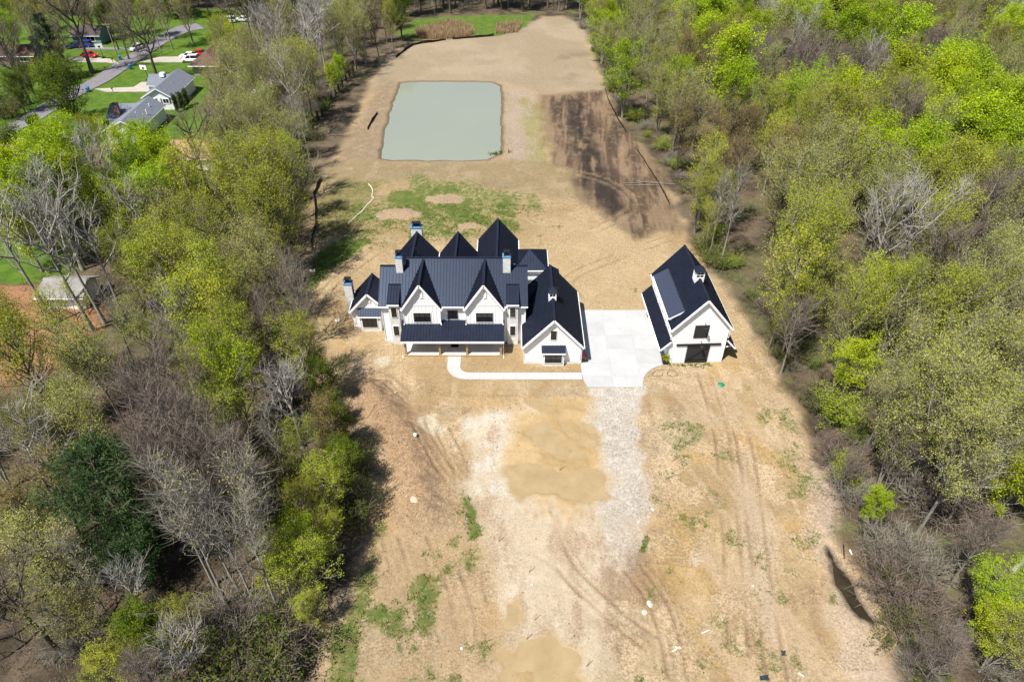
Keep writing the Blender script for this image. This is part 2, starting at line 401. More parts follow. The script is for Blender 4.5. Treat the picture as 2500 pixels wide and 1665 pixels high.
# berm soil on the left
BERM = VP((850, 905), (885, 945), (920, 990), (950, 1050), (965, 1120), (975, 1180))
bd = line_d(gx, gy_, BERM)
bermw = sstep(5.5, 0.5, bd + warp(1, 0.8, 3))
rough = np.maximum(rough, bermw); paint(bermw, (0.31, 0.21, 0.135), 0.8); paint(bermw * sstep(0.5, 0.7, N3), (0.22, 0.15, 0.10), 0.6)
# weeds on the left shoulder and the right verge
wl = region(VP((870, 1180), (1060, 1140), (1150, 1300), (1165, 1450), (1130, 1600), (740, 1600), (800, 1400)), 2, 2.5, 5, 2)
paint(wl, (0.30, 0.225, 0.145), 0.6)
grass = np.maximum(grass, wl * (0.62 * sstep(0.4, 0.75, fbm(gx, gy_, 3.2, 3, 4)) + 0.12)); wl2 = region(VP((740, 1600), (790, 1420), (870, 1180), (890, 1200), (840, 1420), (810, 1600)), 1.5, 1.5, 4, 5)
grass = np.maximum(grass, wl2 * 0.75)
ed = region(VP((1055, 1120), (1085, 1150), (1110, 1230), (1080, 1240)), 0.6, 0.5, 1.5, 3); grass = np.maximum(grass, ed * 0.8)
ed = region(VP((1480, 1230), (1500, 1235), (1482, 1275), (1468, 1270)), 0.4, 0.3, 1.5, 3); grass = np.maximum(grass, ed * 0.95)
ry = region(VP((1500, 900), (1700, 880), (1800, 900), (1880, 1050), (1900, 1200), (2000, 1600), (1420, 1600), (1480, 1300)), 2, 2, 5, 1)
grass = np.maximum(grass, ry * 0.5 * sstep(0.45, 0.75, fbm(gx, gy_, 3.0, 4, 4)))
paint(ry * sstep(0.48, 0.62, fbm(gx * 1.4 + gy_ * .55, gy_ * 0.12, 1.9, 2, 4)), (0.37, 0.285, 0.195), 0.7)
ylw = region(VP((1560, 1150), (1640, 1300), (1700, 1500), (1560, 1500), (1500, 1350)), 3, 3, 6, 3)
paint(ylw * sstep(0.4, 0.65, N1), (0.30, 0.20, 0.07), 0.75)
dk = region(VP((1400, 1280), (1520, 1230), (1560, 1330), (1480, 1450), (1380, 1450)), 2.5, 2, 5, 4)
paint(dk * sstep(0.35, 0.6, N2), (0.20, 0.135, 0.085), 0.7)
chips = region(VP((1870, 1060), (1900, 1100), (1925, 1250), (1990, 1400), (2060, 1600), (1960, 1600), (1910, 1400), (1880, 1200)), 1.2, 1.5, 4, 2)
paint(chips, (0.40, 0.32, 0.25), 0.85)
chips2 = region(VP((1690, 1040), (1720, 1040), (1770, 1250), (1800, 1480), (1750, 1480), (1700, 1250)), 1.2, 1.6, 4, 4)
paint(chips2, (0.36, 0.29, 0.22), 0.7)
# pale stony spots where footings were washed
for a, b, r in ((985, 972, 1.3), (1010, 990, 1.0), (880, 830, .9), (830, 735, .8), (1600, 1290, .5)):
    q = V(a, b); d = np.hypot(gx - q[0], gy_ - q[1]) + warp(3, 0.7, 1.2); paint(sstep(r + .4, r - .5, d), (0.47, 0.42, 0.34), 0.8)
# the neighbours' lawns and the dug field
NEIGH = VP((-200, 560), (0, 340), (240, 335), (430, 330), (470, 260), (520, 150), (560, 90), (560, 20), (-300, 20))
nb = region(NEIGH, 3, 3, 8, 5)
col = col * (1 - nb[:, None]) + np.array((0.12, 0.10, 0.05)) * nb[:, None]; grass = np.maximum(grass * (1 - nb), nb * (0.82 + 0.18 * N1))
lawn_lush = np.maximum(nb, region(VP((-60, 540), (100, 560), (190, 590), (180, 640), (60, 655), (-60, 655)), 1.5, 1.0, 4, 2))
back = region(VP((330, 320), (470, 300), (560, 200), (650, 330), (700, 500), (560, 560), (440, 500), (420, 380)), 4, 3, 8, 1)
grass = np.maximum(grass, back * 0.75); grass = np.maximum(grass, lawn_lush * 0.9)
dug = region(VP((-80, 655), (100, 655), (230, 690), (230, 760), (120, 850), (60, 880), (-80, 900)), 1.5, 1.4, 4, 3)
paint(dug, (0.33, 0.175, 0.095), 0.95); grass *= 1 - 0.85 * dug
# ---- heights
h = (N4 - 0.5) * 0.25 + (N1 - 0.5) * 0.22 + (N2 - 0.5) * 0.12 + (N3 - 0.5) * 0.07
flat = np.zeros(len(gx))
for (x0, x1, y0, y1) in ((-24, 10.5, 66, 91), (9, 22, 63, 80.5), (19, 30, 67.5, 82), (-9, 10, 64.2, 70)):
    dx = np.maximum(np.maximum(x0 - gx, gx - x1), 0); dy = np.maximum(np.maximum(y0 - gy_, gy_ - y1), 0)
    flat = np.maximum(flat, sstep(2.2, 0.2, np.hypot(dx, dy)))
h = h * (1 - 0.93 * flat) - 0.03 * flat
sunk = sstep(9, 2, np.abs(gx + 106.5))            # road bed
h = h * (1 - sunk * 0.8) - 0.12 * sunk
hn = sstep(-66, -74, gx) * sstep(105, 115, gy_); h = h * (1 - 0.8 * hn) - 0.1 * hn
h += 1.25 * np.exp(-(bd / 2.1) ** 2) * (0.75 + 0.5 * N2) + 0.35 * bermw * (N3 - 0.5)
bank2 = line_d(gx, gy_, VP((1010, 905), (1120, 925), (1340, 910)))
h += 0.28 * np.exp(-(bank2 / 0.9) ** 2) * N2; h += 0.25 * sstep(2.2, .3, bank2) * (N3 - 0.5)
for a, b, r, hh in ((920, 494, 2.2, .55), (725, 905, 2.0, .5), (870, 575, 1.6, .4)):
    q = V(a, b); h += hh * np.exp(-(((gx - q[0]) / 1.6) ** 2 + (gy_ - q[1]) ** 2) / r ** 2) * (0.6 + 0.8 * N3)
h += 0.10 * dark * (streak - 0.5) * 2 + .22 * dark * (furrow - .5)
h += 0.10 * front * (1 - flat) * (D3_ - .5) * (.4 + rough)
# wheel ruts
RUTS = [((990, 880), (960, 960), (1010, 1060), (1050, 1120), (1070, 1250), (1100, 1400)), ((1020, 990), (1060, 1080), (1085, 1200)), ((1560, 540), (1420, 590), (1310, 640), (1330, 690)),
        ((1620, 860), (1660, 1000), (1680, 1200), (1700, 1500)), ((1680, 900), (1720, 1060), (1750, 1300), (1790, 1568)), ((700, 760), (760, 660), (870, 580), (980, 555), (1100, 560)),
        ((690, 840), (780, 850), (880, 870), (960, 930)), ((900, 1240), (930, 1350), (950, 1500)), ((1000, 1230), (1060, 1380), (1080, 1560)), ((1300, 560), (1450, 480), (1400, 420), (1290, 390)),
        ((1450, 1300), (1520, 1400), (1560, 1560)), ((1250, 1180), (1300, 1300), (1420, 1420), (1500, 1480))]
for r in RUTS:
    p = VP(*r); q = [p[0]]
    for i in range(len(p) - 1):
        for t in np.linspace(0, 1, 7)[1:]:
            a0, a1, a2, a3 = p[max(i - 1, 0)], p[i], p[i + 1], p[min(i + 2, len(p) - 1)]
            q.append(0.5 * (2 * a1 + (a2 - a0) * t + (2 * a0 - 5 * a1 + 4 * a2 - a3) * t * t + (3 * a1 - a0 - 3 * a2 + a3) * t ** 3))
    q = np.array(q); tq = np.gradient(q, axis=0); tq /= np.linalg.norm(tq, axis=1, keepdims=True); nq_ = np.stack([-tq[:, 1], tq[:, 0]], 1)
    sel = (gx > q[:, 0].min() - 3) & (gx < q[:, 0].max() + 3) & (gy_ > q[:, 1].min() - 3) & (gy_ < q[:, 1].max() + 3)
    d = np.full(gx.shape, 9.0); d[sel] = np.minimum(line_d(gx[sel], gy_[sel], q + nq_ * .82), line_d(gx[sel], gy_[sel], q - nq_ * .82)); d = d + warp(4, 0.10, 1.5)
    fd = clear * sstep(.28, .52, D2 + .12) * sstep(.3, .5, fbm(gx, gy_, 6, 5, 3))
    rut = np.exp(-(d / 0.17) ** 2) * fd; rim = np.exp(-((d - .34) / 0.15) ** 2) * fd * (1 - flat)
    h += (-0.15 * rut + 0.09 * rim) * (1 - flat); paint(rut, (0.23, 0.16, 0.10), 0.7); paint(rim * N3, (0.36, 0.27, 0.18), 0.5); grass *= 1 - 0.6 * rut
# standing water: hollows in the ground
PUD = [VP((1190, 985), (1240, 975), (1330, 968), (1352, 975), (1350, 1040), (1330, 1080), (1345, 1100), (1390, 1095), (1385, 1125), (1340, 1135), (1290, 1120), (1200, 1125), (1185, 1080), (1250, 1070), (1270, 1030), (1200, 1010)),
       VP((1215, 925), (1270, 925), (1340, 930), (1345, 945), (1280, 945)), VP((1210, 1490), (1260, 1470), (1290, 1500), (1330, 1490), (1350, 1568), (1300, 1600), (1230, 1600), (1240, 1540)),
       VP((1160, 1510), (1200, 1480), (1205, 1530), (1160, 1600), (1140, 1590)), VP((1170, 1390), (1190, 1380), (1195, 1420), (1175, 1430))]
for i, p in enumerate(PUD):
    s = np.full(gx.shape, -50.0); sel = (np.abs(gx - p[:, 0].mean()) < 16) & (np.abs(gy_ - p[:, 1].mean()) < 16)
    s[sel] = poly_sd(gx[sel], gy_[sel], p); h = np.where(s > -5, np.maximum(h, 0.0 + 0.06 * N3), h)
for i, p in enumerate(PUD):
    s = np.full(gx.shape, -50.0); sel = (np.abs(gx - p[:, 0].mean()) < 14) & (np.abs(gy_ - p[:, 1].mean()) < 14)
    s[sel] = poly_sd(gx[sel], gy_[sel], p); s += warp(i, 2.3, 3.2)
    m = sstep(-1.2, 0.4, s); h = h * (1 - m) + m * (0.02 - 0.095 * sstep(-0.7, 1.0, s) + 0.42 * (D2 - 0.5) + .06 * (N3 - .5))
    paint(m, (0.33, 0.235, 0.12), 0.8); rough *= 1 - .9 * m; wet = np.maximum(wet, 0.6 * m); grass *= 1 - m
DITCH = VP((1902, 1255), (1922, 1285), (1956, 1330), (1988, 1390), (2010, 1430), (1976, 1418), (1938, 1370), (1912, 1315))
for p in (DITCH, VP((1880, 990), (1905, 1000), (1910, 1010), (1890, 1005)), VP((1868, 965), (1890, 975), (1895, 985), (1875, 980))):
    s = np.full(gx.shape, -50.0); sel = (np.abs(gx - p[:, 0].mean()) < 10) & (np.abs(gy_ - p[:, 1].mean()) < 10)
    s[sel] = poly_sd(gx[sel], gy_[sel], p); s += warp(2, 0.35, 1.2)
    m = sstep(-1.0, 0.3, s); h = h * (1 - m) + m * (-0.16 - 0.2 * sstep(-0.3, 0.8, s)); paint(sstep(-.6, .2, s), (0.06, 0.045, 0.035), 0.9); grass *= 1 - m
ps = np.full(gx.shape, -60.0); sel = (gx > -45) & (gx < 15) & (gy_ > 115) & (gy_ < 195)
ps[sel] = poly_sd(gx[sel], gy_[sel], POND); ps += warp(3, 0.45, 3)
pm = sstep(-2.0, 0.2, ps); h = h * (1 - pm) - 0.2 * pm - 1.0 * sstep(-0.4, 3.0, ps)
paint(sstep(-2.6, -.6, ps), (0.27, 0.205, 0.14), 0.7); paint(sstep(-1.1, -.2, ps), (0.13, 0.10, 0.065), 0.85); wet = np.maximum(wet, .7 * sstep(-1.2, 0, ps))
col *= (np.array([.90, .905, .86])[None] * clear[:, None] + .84 * (1 - clear[:, None]))
h = np.where(flat > .55, np.minimum(h, -.02), h)
GH = h
def ground_z(x, y):
    i = int(np.clip(np.searchsorted(xs, x), 1, len(xs) - 1)); j = int(np.clip(np.searchsorted(ys, y), 1, len(ys) - 1))
    if abs(xs[i - 1] - x) < abs(xs[i] - x): i -= 1
    if abs(ys[j - 1] - y) < abs(ys[j] - y): j -= 1
    return float(GH[j * len(xs) + i])
nx, ny = len(xs), len(ys)
ii, jj = np.meshgrid(np.arange(nx - 1), np.arange(ny - 1)); a = (jj * nx + ii).ravel()
me = np_mesh('ground', np.stack([gx, gy_, h], 1), quads=np.stack([a, a + 1, a + nx + 1, a + nx], 1), smooth=True)
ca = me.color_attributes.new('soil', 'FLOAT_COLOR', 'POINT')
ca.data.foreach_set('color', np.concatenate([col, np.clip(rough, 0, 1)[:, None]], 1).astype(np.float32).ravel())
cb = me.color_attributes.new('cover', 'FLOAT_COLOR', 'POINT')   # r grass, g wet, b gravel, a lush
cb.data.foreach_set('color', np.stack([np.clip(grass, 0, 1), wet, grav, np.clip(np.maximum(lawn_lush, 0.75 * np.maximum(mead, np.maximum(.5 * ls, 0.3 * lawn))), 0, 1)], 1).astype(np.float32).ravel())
gm = bpy.data.materials.new('bare_earth_and_grass'); gm.use_nodes = True
N = gm.node_tree.nodes; L = gm.node_tree.links; b = N['Principled BSDF']
tc = N.new('ShaderNodeTexCoord')
def noise(sc, det=6, rough=0.6, vec=None, st=None):
    n = N.new('ShaderNodeTexNoise'); n.inputs['Scale'].default_value = sc; n.inputs['Detail'].default_value = det; n.inputs['Roughness'].default_value = rough
    if st:
        mp = N.new('ShaderNodeMapping'); mp.inputs['Scale'].default_value = st; L.new(tc.outputs['Object'], mp.inputs[0]); L.new(mp.outputs[0], n.inputs['Vector'])
    else: L.new(tc.outputs['Object'], n.inputs['Vector'])
    return n
def math_(op, a, b_=None, c=None):
    m = N.new('ShaderNodeMath'); m.operation = op
    for i, q in enumerate((a, b_, c)):
        if q is None: continue
        if isinstance(q, (int, float)): m.inputs[i].default_value = q
        else: L.new(q, m.inputs[i])
    return m.outputs[0]
def mixc(f, a, b_, mode='MIX'):
    m = N.new('ShaderNodeMix'); m.data_type = 'RGBA'; m.blend_type = mode
    for i, q in ((0, f), (6, a), (7, b_)):
        if isinstance(q, (int, float)): m.inputs[i].default_value = q
        elif isinstance(q, tuple): m.inputs[i].default_value = (*q, 1)
        else: L.new(q, m.inputs[i])
    return m.outputs[2]
def rampf(v, lo, hi, o0=0.0, o1=1.0):
    m = N.new('ShaderNodeMapRange'); m.interpolation_type = 'SMOOTHSTEP'
    L.new(v, m.inputs[0]); m.inputs[1].default_value = lo; m.inputs[2].default_value = hi; m.inputs[3].default_value = o0; m.inputs[4].default_value = o1
    return m.outputs[0]
at = N.new('ShaderNodeAttribute'); at.attribute_name = 'soil'
av = N.new('ShaderNodeAttribute'); av.attribute_name = 'cover'
sp = N.new('ShaderNodeSeparateColor'); L.new(av.outputs['Color'], sp.inputs[0])
g_, w_, r_ = sp.outputs[0], sp.outputs[1], sp.outputs[2]
nf, nm, nc, nl = noise(6, 10, 0.78), noise(1.3, 12, 0.74), noise(28, 4, 0.7), noise(0.5, 6, 0.6)
# soil: mottling, crumbs, straw-coloured flecks and dark clods, stronger where the ground is rough
ro = at.outputs['Alpha']
val = math_('ADD', math_('MULTIPLY', nm.outputs['Fac'], 0.5), math_('MULTIPLY', nf.outputs['Fac'], 0.5))
soil = mixc(1.0, at.outputs['Color'], mixc(rampf(val, 0.3, 0.7), (0.80, 0.78, 0.76), (1.18, 1.185, 1.19)), 'MULTIPLY')
grain = noise(4.2, 9, 0.8)
soil = mixc(ro, soil, mixc(1.0, soil, mixc(rampf(grain.outputs['Fac'], 0.36, 0.64), (0.62, 0.57, 0.53), (1.28, 1.29, 1.30)), 'MULTIPLY'))
clod = noise(2.4, 6, 0.78)
soil = mixc(math_('MULTIPLY', ro, rampf(clod.outputs['Fac'], 0.57, 0.66, 0, 0.75)), soil, mixc(1.0, soil, (0.55, 0.50, 0.46), 'MULTIPLY'))
fleck = noise(9, 3, 0.8)
soil = mixc(rampf(fleck.outputs['Fac'], 0.68, 0.73, 0, 0.5), soil, (0.48, 0.40, 0.31))
# gravel speckle
vo = N.new('ShaderNodeTexVoronoi'); vo.inputs['Scale'].default_value = 7; L.new(tc.outputs['Object'], vo.inputs['Vector'])
soil = mixc(math_('MULTIPLY', r_, 0.5), soil, mixc(1.0, soil, mixc(vo.outputs['Color'], (0.6, 0.6, 0.6), (1.4, 1.4, 1.4)), 'MULTIPLY'))
# grass: broken cover
gn = rampf(math_('ADD', math_('MULTIPLY', noise(1.1, 10, 0.82).outputs['Fac'], 0.6), math_('MULTIPLY', noise(5.5, 6, 0.8).outputs['Fac'], 0.4)), .3, .7, .05, .95)
gmask = rampf(math_('SUBTRACT', gn, math_('SUBTRACT', 1.0, g_)), -0.17, 0.22)
dry = mixc(rampf(nl.outputs['Fac'], 0.35, 0.65), (0.085, 0.09, 0.022), (0.15, 0.135, 0.05))
dry = mixc(rampf(nm.outputs['Fac'], 0.4, 0.65), dry, (0.055, 0.105, 0.014))
lush = mixc(rampf(nl.outputs['Fac'], 0.3, 0.7), (0.045, 0.10, 0.007), (0.085, 0.142, 0.012))
gcol = mixc(av.outputs['Alpha'], dry, lush)
gcol = mixc(1.0, gcol, mixc(rampf(nc.outputs['Fac'], 0.3, 0.7), (0.65, 0.65, 0.65), (1.3, 1.3, 1.3)), 'MULTIPLY')
fin = mixc(gmask, soil, gcol)
fin = mixc(math_('MULTIPLY', w_, 0.35), fin, mixc(1.0, fin, (0.6, 0.56, 0.5), 'MULTIPLY'))
L.new(fin, b.inputs['Base Color'])
L.new(rampf(w_, 0, 1, 0.95, 0.45), b.inputs['Roughness']); b.inputs['Specular IOR Level'].default_value = 0.25
hgt = math_('ADD', math_('MULTIPLY', nf.outputs['Fac'], 0.5), math_('ADD', math_('MULTIPLY', clod.outputs['Fac'], 0.8), math_('MULTIPLY', nm.outputs['Fac'], 0.6)))
bp = N.new('ShaderNodeBump'); bp.inputs['Distance'].default_value = 0.2; L.new(rampf(ro, 0, 1, .22, .9), bp.inputs['Strength'])
L.new(hgt, bp.inputs['Height']); L.new(bp.outputs[0], b.inputs['Normal'])
me.materials.append(gm)
ground = bpy.data.objects.new('ground', me); C.objects.link(ground); tag(ground, kind='structure', label='bare tan earth, lawns and woodland floor')

# ---- water
def sheet(name, poly, z, m, grow=0.0):
    P = np.asarray(poly); c = P.mean(0)
    mb = MB(); mb.add([(p[0] + (p[0] - c[0]) * grow, p[1] + (p[1] - c[1]) * grow, z) for p in P], [tuple(range(len(P)))])
    return mb.build(name, m)
def water_mat(name, c1, c2, rough, sc, spec=0.5, bump=0.04):
    m = mat(name, c1, rough=rough, spec=spec, var=0.01, vscale=sc, col2=c2, bump=bump, bscale=2.5, detail=3)
    return m
wm = water_mat('milky_pond_water', (0.20, 0.225, 0.185), (0.215, 0.235, 0.185), 0.07, 0.03, 0.55, 0.03)
o = sheet('pond_water', POND, -0.24, wm, 0.09); tag(o, 'milky grey-green pond in the bare field', kind='structure')
mudw = water_mat('muddy_water', (0.255, 0.19, 0.10), (0.315, 0.24, 0.135), 0.1, 0.5, 0.4)
for i, p in enumerate(PUD):
    lo, hi = p.min(0) - 1.2, p.max(0) + 1.2
    p = np.array([(lo[0], lo[1]), (hi[0], lo[1]), (hi[0], hi[1]), (lo[0], hi[1])])
    tag(sheet('puddle_water', p, -0.028 + .003 * i, mudw, 0.0), 'yellow muddy puddle water', kind='structure')
ditchw = water_mat('dark_ditch_water', (0.022, 0.017, 0.012), (0.035, 0.027, 0.017), 0.08, 0.8)
tag(sheet('ditch_water', DITCH, -0.20, ditchw, 0.25), 'dark water in ditch', kind='structure')

# ================================================================== BUILDING KIT
def slope(parent, P, name='roof_slope', m=None, th=0.14, spacing=0.42, rib=0.05, seams=True, rm=None):
    """a roof plane: P[0]->P[1] is the eave; a slab with standing seams"""
    m = m or metal_roof
    P = [Vector(p) for p in P]
    u = (P[1] - P[0]).normalized(); n = Vector((0, 0, 0))
    for i in range(len(P)): n += P[i].cross(P[(i + 1) % len(P)])
    n.normalize()
    if n.z < 0: n = -n
    v = n.cross(u)
    if sum((p - P[0]).dot(v) for p in P) < 0: v = -v
    s = MB().prism([p - n * th for p in P], n * th).build(name, m, parent)
    if seams:
        q = [((p - P[0]).dot(u), (p - P[0]).dot(v)) for p in P]
        lo, hi = min(a for a, _ in q), max(a for a, _ in q)
        k = max(2, int(round((hi - lo) / spacing))); mb = MB()
        for i in range(k + 1):
            x = lo + 0.03 + (hi - lo - 0.06) * i / k; ys_ = []
            for j in range(len(q)):
                (a0, b0), (a1, b1) = q[j], q[(j + 1) % len(q)]
                if (a0 - x) * (a1 - x) <= 0 and abs(a1 - a0) > 1e-6: ys_.append(b0 + (b1 - b0) * (x - a0) / (a1 - a0))
            if len(ys_) < 2: continue
            y0, y1 = min(ys_), max(ys_)
            if y1 - y0 < 0.15: continue
            base = P[0] + u * x
            mb.beam(base + v * y0 + n * 0.02, base + v * y1 + n * 0.02, rib, 0.10, up=n)
        if mb.v: tag(mb.build('standing_seams', rm or m, s), kind='stuff')
    return s
def gable_y(parent, xr, zr, xl, xrr, ze, y0, y1, zel=None, trim=True, back_trim=False, spacing=0.42):
    """gable roof, ridge along Y; front rake at y0"""
    slope(parent, [(xl, y0, ze), (xl, y1, ze), (xr, y1, zr), (xr, y0, zr)], spacing=spacing)
    slope(parent, [(xrr, y1, ze), (xrr, y0, ze), (xr, y0, zr), (xr, y1, zr)], spacing=spacing)
    MB().beam((xr, y0 - .02, zr + .03), (xr, y1, zr + .03), .32, .07).build('ridge_cap', metal_roof, parent)
    if trim:
        for side, xe in ((-1, xl), (1, xrr)):
            for yy in ([y0] + ([y1 + 0.06] if back_trim else [])):
                MB().beam((xe, yy - .03, ze - .15), (xr, yy - .03, zr - .15), .09, .26, up=(0, 0, 1)).build('rake_board', white_trim, parent)
            MB().beam((xe + side * .05, y0, ze - .10), (xe + side * .05, y1, ze - .10), .13, .13).build('gutter', white_trim, parent)
def gable_x(parent, yr, zr, yf, zf, yb, zb, x0, x1, trim=True, spacing=0.42):
    slope(parent, [(x0, yf, zf), (x1, yf, zf), (x1, yr, zr), (x0, yr, zr)], spacing=spacing)
    slope(parent, [(x1, yb, zb), (x0, yb, zb), (x0, yr, zr), (x1, yr, zr)], spacing=spacing)
    MB().beam((x0 - .02, yr, zr + .03), (x1 + .02, yr, zr + .03), .32, .07).build('ridge_cap', metal_roof, parent)
    if trim:
        MB().beam((x0, yf - .05, zf - .10), (x1, yf - .05, zf - .10), .13, .13).build('gutter', white_trim, parent)
def battens(parent, x0, x1, y, zfun, z0, step=0.46):
    mb = MB(); n = int((x1 - x0) / step)
    for i in range(n + 1):
        x = x0 + 0.04 + (x1 - x0 - 0.08) * i / max(n, 1); z1 = zfun(x)
        if z1 - z0 > 0.15: mb.box(x - .03, x + .03, y - .035, y + .02, z0, z1)
    return tag(mb.build('battens', white_trim, parent), kind='stuff')
def window(parent, x0, x1, z0, z1, y, panes=1, rows=1, trim=True, fm=None, tm=None, open_fr=0.07):
    fm = fm or black_frame
    mb = MB(); t = open_fr; yo = y - 0.10
    mb.box(x0, x0 + t, yo, y + .02, z0, z1).box(x1 - t, x1, yo, y + .02, z0, z1).box(x0 + t, x1 - t, yo, y + .02, z0, z0 + t).box(x0 + t, x1 - t, yo, y + .02, z1 - t, z1)
    w = mb.build('window', fm, parent)
    iw = (x1 - x0 - 2 * t); pw = iw / panes; ph = (z1 - z0 - 2 * t) / rows
    for i in range(panes):
        for j in range(rows):
            MB().box(x0 + t + i * pw + .035, x0 + t + (i + 1) * pw - .035, y - .06, y + .012, z0 + t + j * ph + (.02 if rows > 1 else 0), z0 + t + (j + 1) * ph - (.02 if rows > 1 else 0)).build('pane', glass, w)
        if i: MB().box(x0 + t + i * pw - .035, x0 + t + i * pw + .035, yo + .005, y + .015, z0 + t, z1 - t).build('mullion', fm, w)
    if trim:
        tm = tm or white_trim; q = .1
        MB().box(x0 - q, x0 - .002, y - .06, y + .01, z0 - q, z1 + q).box(x1 + .002, x1 + q, y - .06, y + .01, z0 - q, z1 + q).box(x0 - .002, x1 + .002, y - .06, y + .01, z1 + .002, z1 + q).box(x0 - .002, x1 + .002, y - .09, y + .01, z0 - q, z0 - .002).build('trim', tm, w)
    return w
def chimney(parent, x0, x1, y0, y1, z0, z1, cap=0.55):
    c = MB().box(x0, x1, y0, y1, z0, z1).build('chimney', white_stone, parent)
    MB().box(x0 - .06, x1 + .06, y0 - .06, y1 + .06, z1 + .001, z1 + .14).build('crown_slab', blue_metal, c)
    xm, ym = (x0 + x1) / 2, (y0 + y1) / 2; w, d = (x1 - x0) * .36, (y1 - y0) * .36
    mb = MB()
    for sx in (-1, 1):
        for sy in (-1, 1): mb.box(xm + sx * w - .04, xm + sx * w + .04, ym + sy * d - .04, ym + sy * d + .04, z1 + .14, z1 + cap)
    mb.box(xm - w * .72, xm + w * .72, ym - d * .72, ym + d * .72, z1 + .141, z1 + cap - .03)
    mb.box(xm - w * 1.1, xm + w * 1.1, ym - d * 1.1, ym + d * 1.1, z1 + cap, z1 + cap + .06).build('flue_cap', black_metal, c)
    for sx in (-1, 1): MB().box(xm + sx * w * 1.02 - .05, xm + sx * w * 1.02 + .05, y0 + .02, y1 - .02, z1 + .142, z1 + .34).build('side_flap', blue_metal, c)
    return c
def cupola(parent, x, y, z, s=0.42, hgt=0.95):
    mb = MB(); b0 = z - 0.75
    mb.box(x - s, x + s, y - s, y + s, b0, z + .12)
    for sx in (-1, 1):
        for sy in (-1, 1): mb.box(x + sx * (s - .07) - .07, x + sx * (s - .07) + .07, y + sy * (s - .07) - .07, y + sy * (s - .07) + .07, z + .12, z + hgt)
    mb.box(x - s + .01, x + s - .01, y - s + .01, y + s - .01, z + hgt - .12, z + hgt)
    c = mb.build('cupola', white_trim, parent)
    MB().box(x - s + .1, x + s - .1, y - s + .1, y + s - .1, z + .121, z + hgt - .121).build('glazing', glass, c)
    mb = MB()
    for k in (0,):
        mb.box(x - .025, x + .025, y - s + .03, y - s + .09, z + .12, z + hgt - .12).box(x - s + .14, x + s - .14, y - s + .03, y - s + .09, z + .5, z + .55)
        mb.box(x - s + .03, x - s + .09, y - .025, y + .025, z + .12, z + hgt - .12)
    mb.build('muntins', white_trim, c)
    e = s + .12
    rf = MB().add([(x - e, y - e, z + hgt), (x + e, y - e, z + hgt), (x + e, y + e, z + hgt), (x - e, y + e, z + hgt), (x, y, z + hgt + .75)], [(3, 2, 1, 0), (0, 1, 4), (1, 2, 4), (2, 3, 4), (3, 0, 4)]).build('cupola_roof', metal_roof, c)
    MB().lathe([(.03, 0), (.05, .08), (.02, .12), (.015, .4)], 8, (x, y, z + hgt + .72)).build('finial', black_metal, c)
    return c
def downspout(parent, pts):
    MB().tube(pts, .045, 6).build('downspout', white_trim, parent)

# ================================================================== FARMHOUSE
house = thing('farmhouse', (-7.7, 72.6, 0), label='large white farmhouse with black standing seam roofs and twin front gables', cat='house')
H = house
YW = 72.6
# main body and lower flanks (walls as gabled solids)
def gabled_x(x0, x1, yf, yb, yr, zw, zr, name='wall'):
    return MB().prism([(x0, yf, -.3), (x0, yf, zw), (x0, yr, zr), (x0, yb, zw), (x0, yb, -.3)], (x1 - x0, 0, 0)).build(name, siding, H)
w = gabled_x(-14.0, -1.4, YW, 83.1, 77.9, 6.3, 10.05)
w1 = gabled_x(-17.35, -14.01, YW, 81.2, 76.95, 6.3, 9.4)
w2 = gabled_x(-1.39, 1.85, YW, 81.2, 76.95, 6.3, 9.4)
battens(w, -9.2, -6.3, YW, lambda x: 6.2, 3.7); battens(w1, -17.3, -16.4, YW, lambda x: 6.2, .5); battens(w2, .95, 1.8, YW, lambda x: 6.2, .5)
MB().box(-17.42, -16.3, YW - .06, YW + .05, -.3, .42).build('stone_base', white_stone, H)
MB().box(.9, 1.92, YW - .06, YW + .05, -.3, .42).build('stone_base', white_stone, H)
gable_x(H, 77.9, 10.29, 72.25, 6.27, 83.45, 6.27, -14.2, -1.2)
gable_x(H, 76.95, 9.62, 72.26, 6.28, 81.55, 6.28, -17.65, -14.16)
gable_x(H, 76.95, 9.62, 72.26, 6.28, 81.55, 6.28, -1.24, 2.1)
# twin front gables
for xc in (-11.93, -3.66):
    hw, zr, ze, yf = 2.66, 10.22, 6.22, 71.62
    k = (zr - ze) / hw
    yg = 72.0
    g = MB().prism([(xc - 2.42, yg, 3.2), (xc + 2.42, yg, 3.2), (xc + 2.42, yg, ze - .02), (xc, yg, zr - .24), (xc - 2.42, yg, ze - .02)], (0, 3.2, 0)).build('gable_wall', siding, H)
    battens(g, xc - 2.42, xc + 2.42, yg, lambda x, xc=xc: zr - .3 - abs(x - xc) * k, 6.80)
    battens(g, xc - 2.42, xc + 2.42, yg, lambda x, xc=xc: min(6.62, zr - .3 - abs(x - xc) * k), 3.5)
    MB().box(xc - 2.05, xc + 2.05, yg - .05, yg + .02, 6.621, 6.799).build('belt_board', white_trim, H)
    gable_y(H, xc, zr, xc - hw, xc + hw, ze, yf, 77.6)
    window(H, xc - 1.12, xc + 1.12, 4.02, 5.48, yg, 3)
    lv = MB().box(xc + .0, xc + .32, yg - .10, yg + .01, 7.9, 9.0).build('gable_vent', white_trim, H)
    for s in (-1, 1):
        downspout(H, [(xc + s * 2.55, yg - .12, 6.1), (xc + s * 2.46, yg - .07, 5.7), (xc + s * 2.46, yg - .07, 3.75), (xc + s * 2.5, yg - .3, 3.62)])
window(H, -8.62, -7.22, 4.02, 5.46, YW, 2)
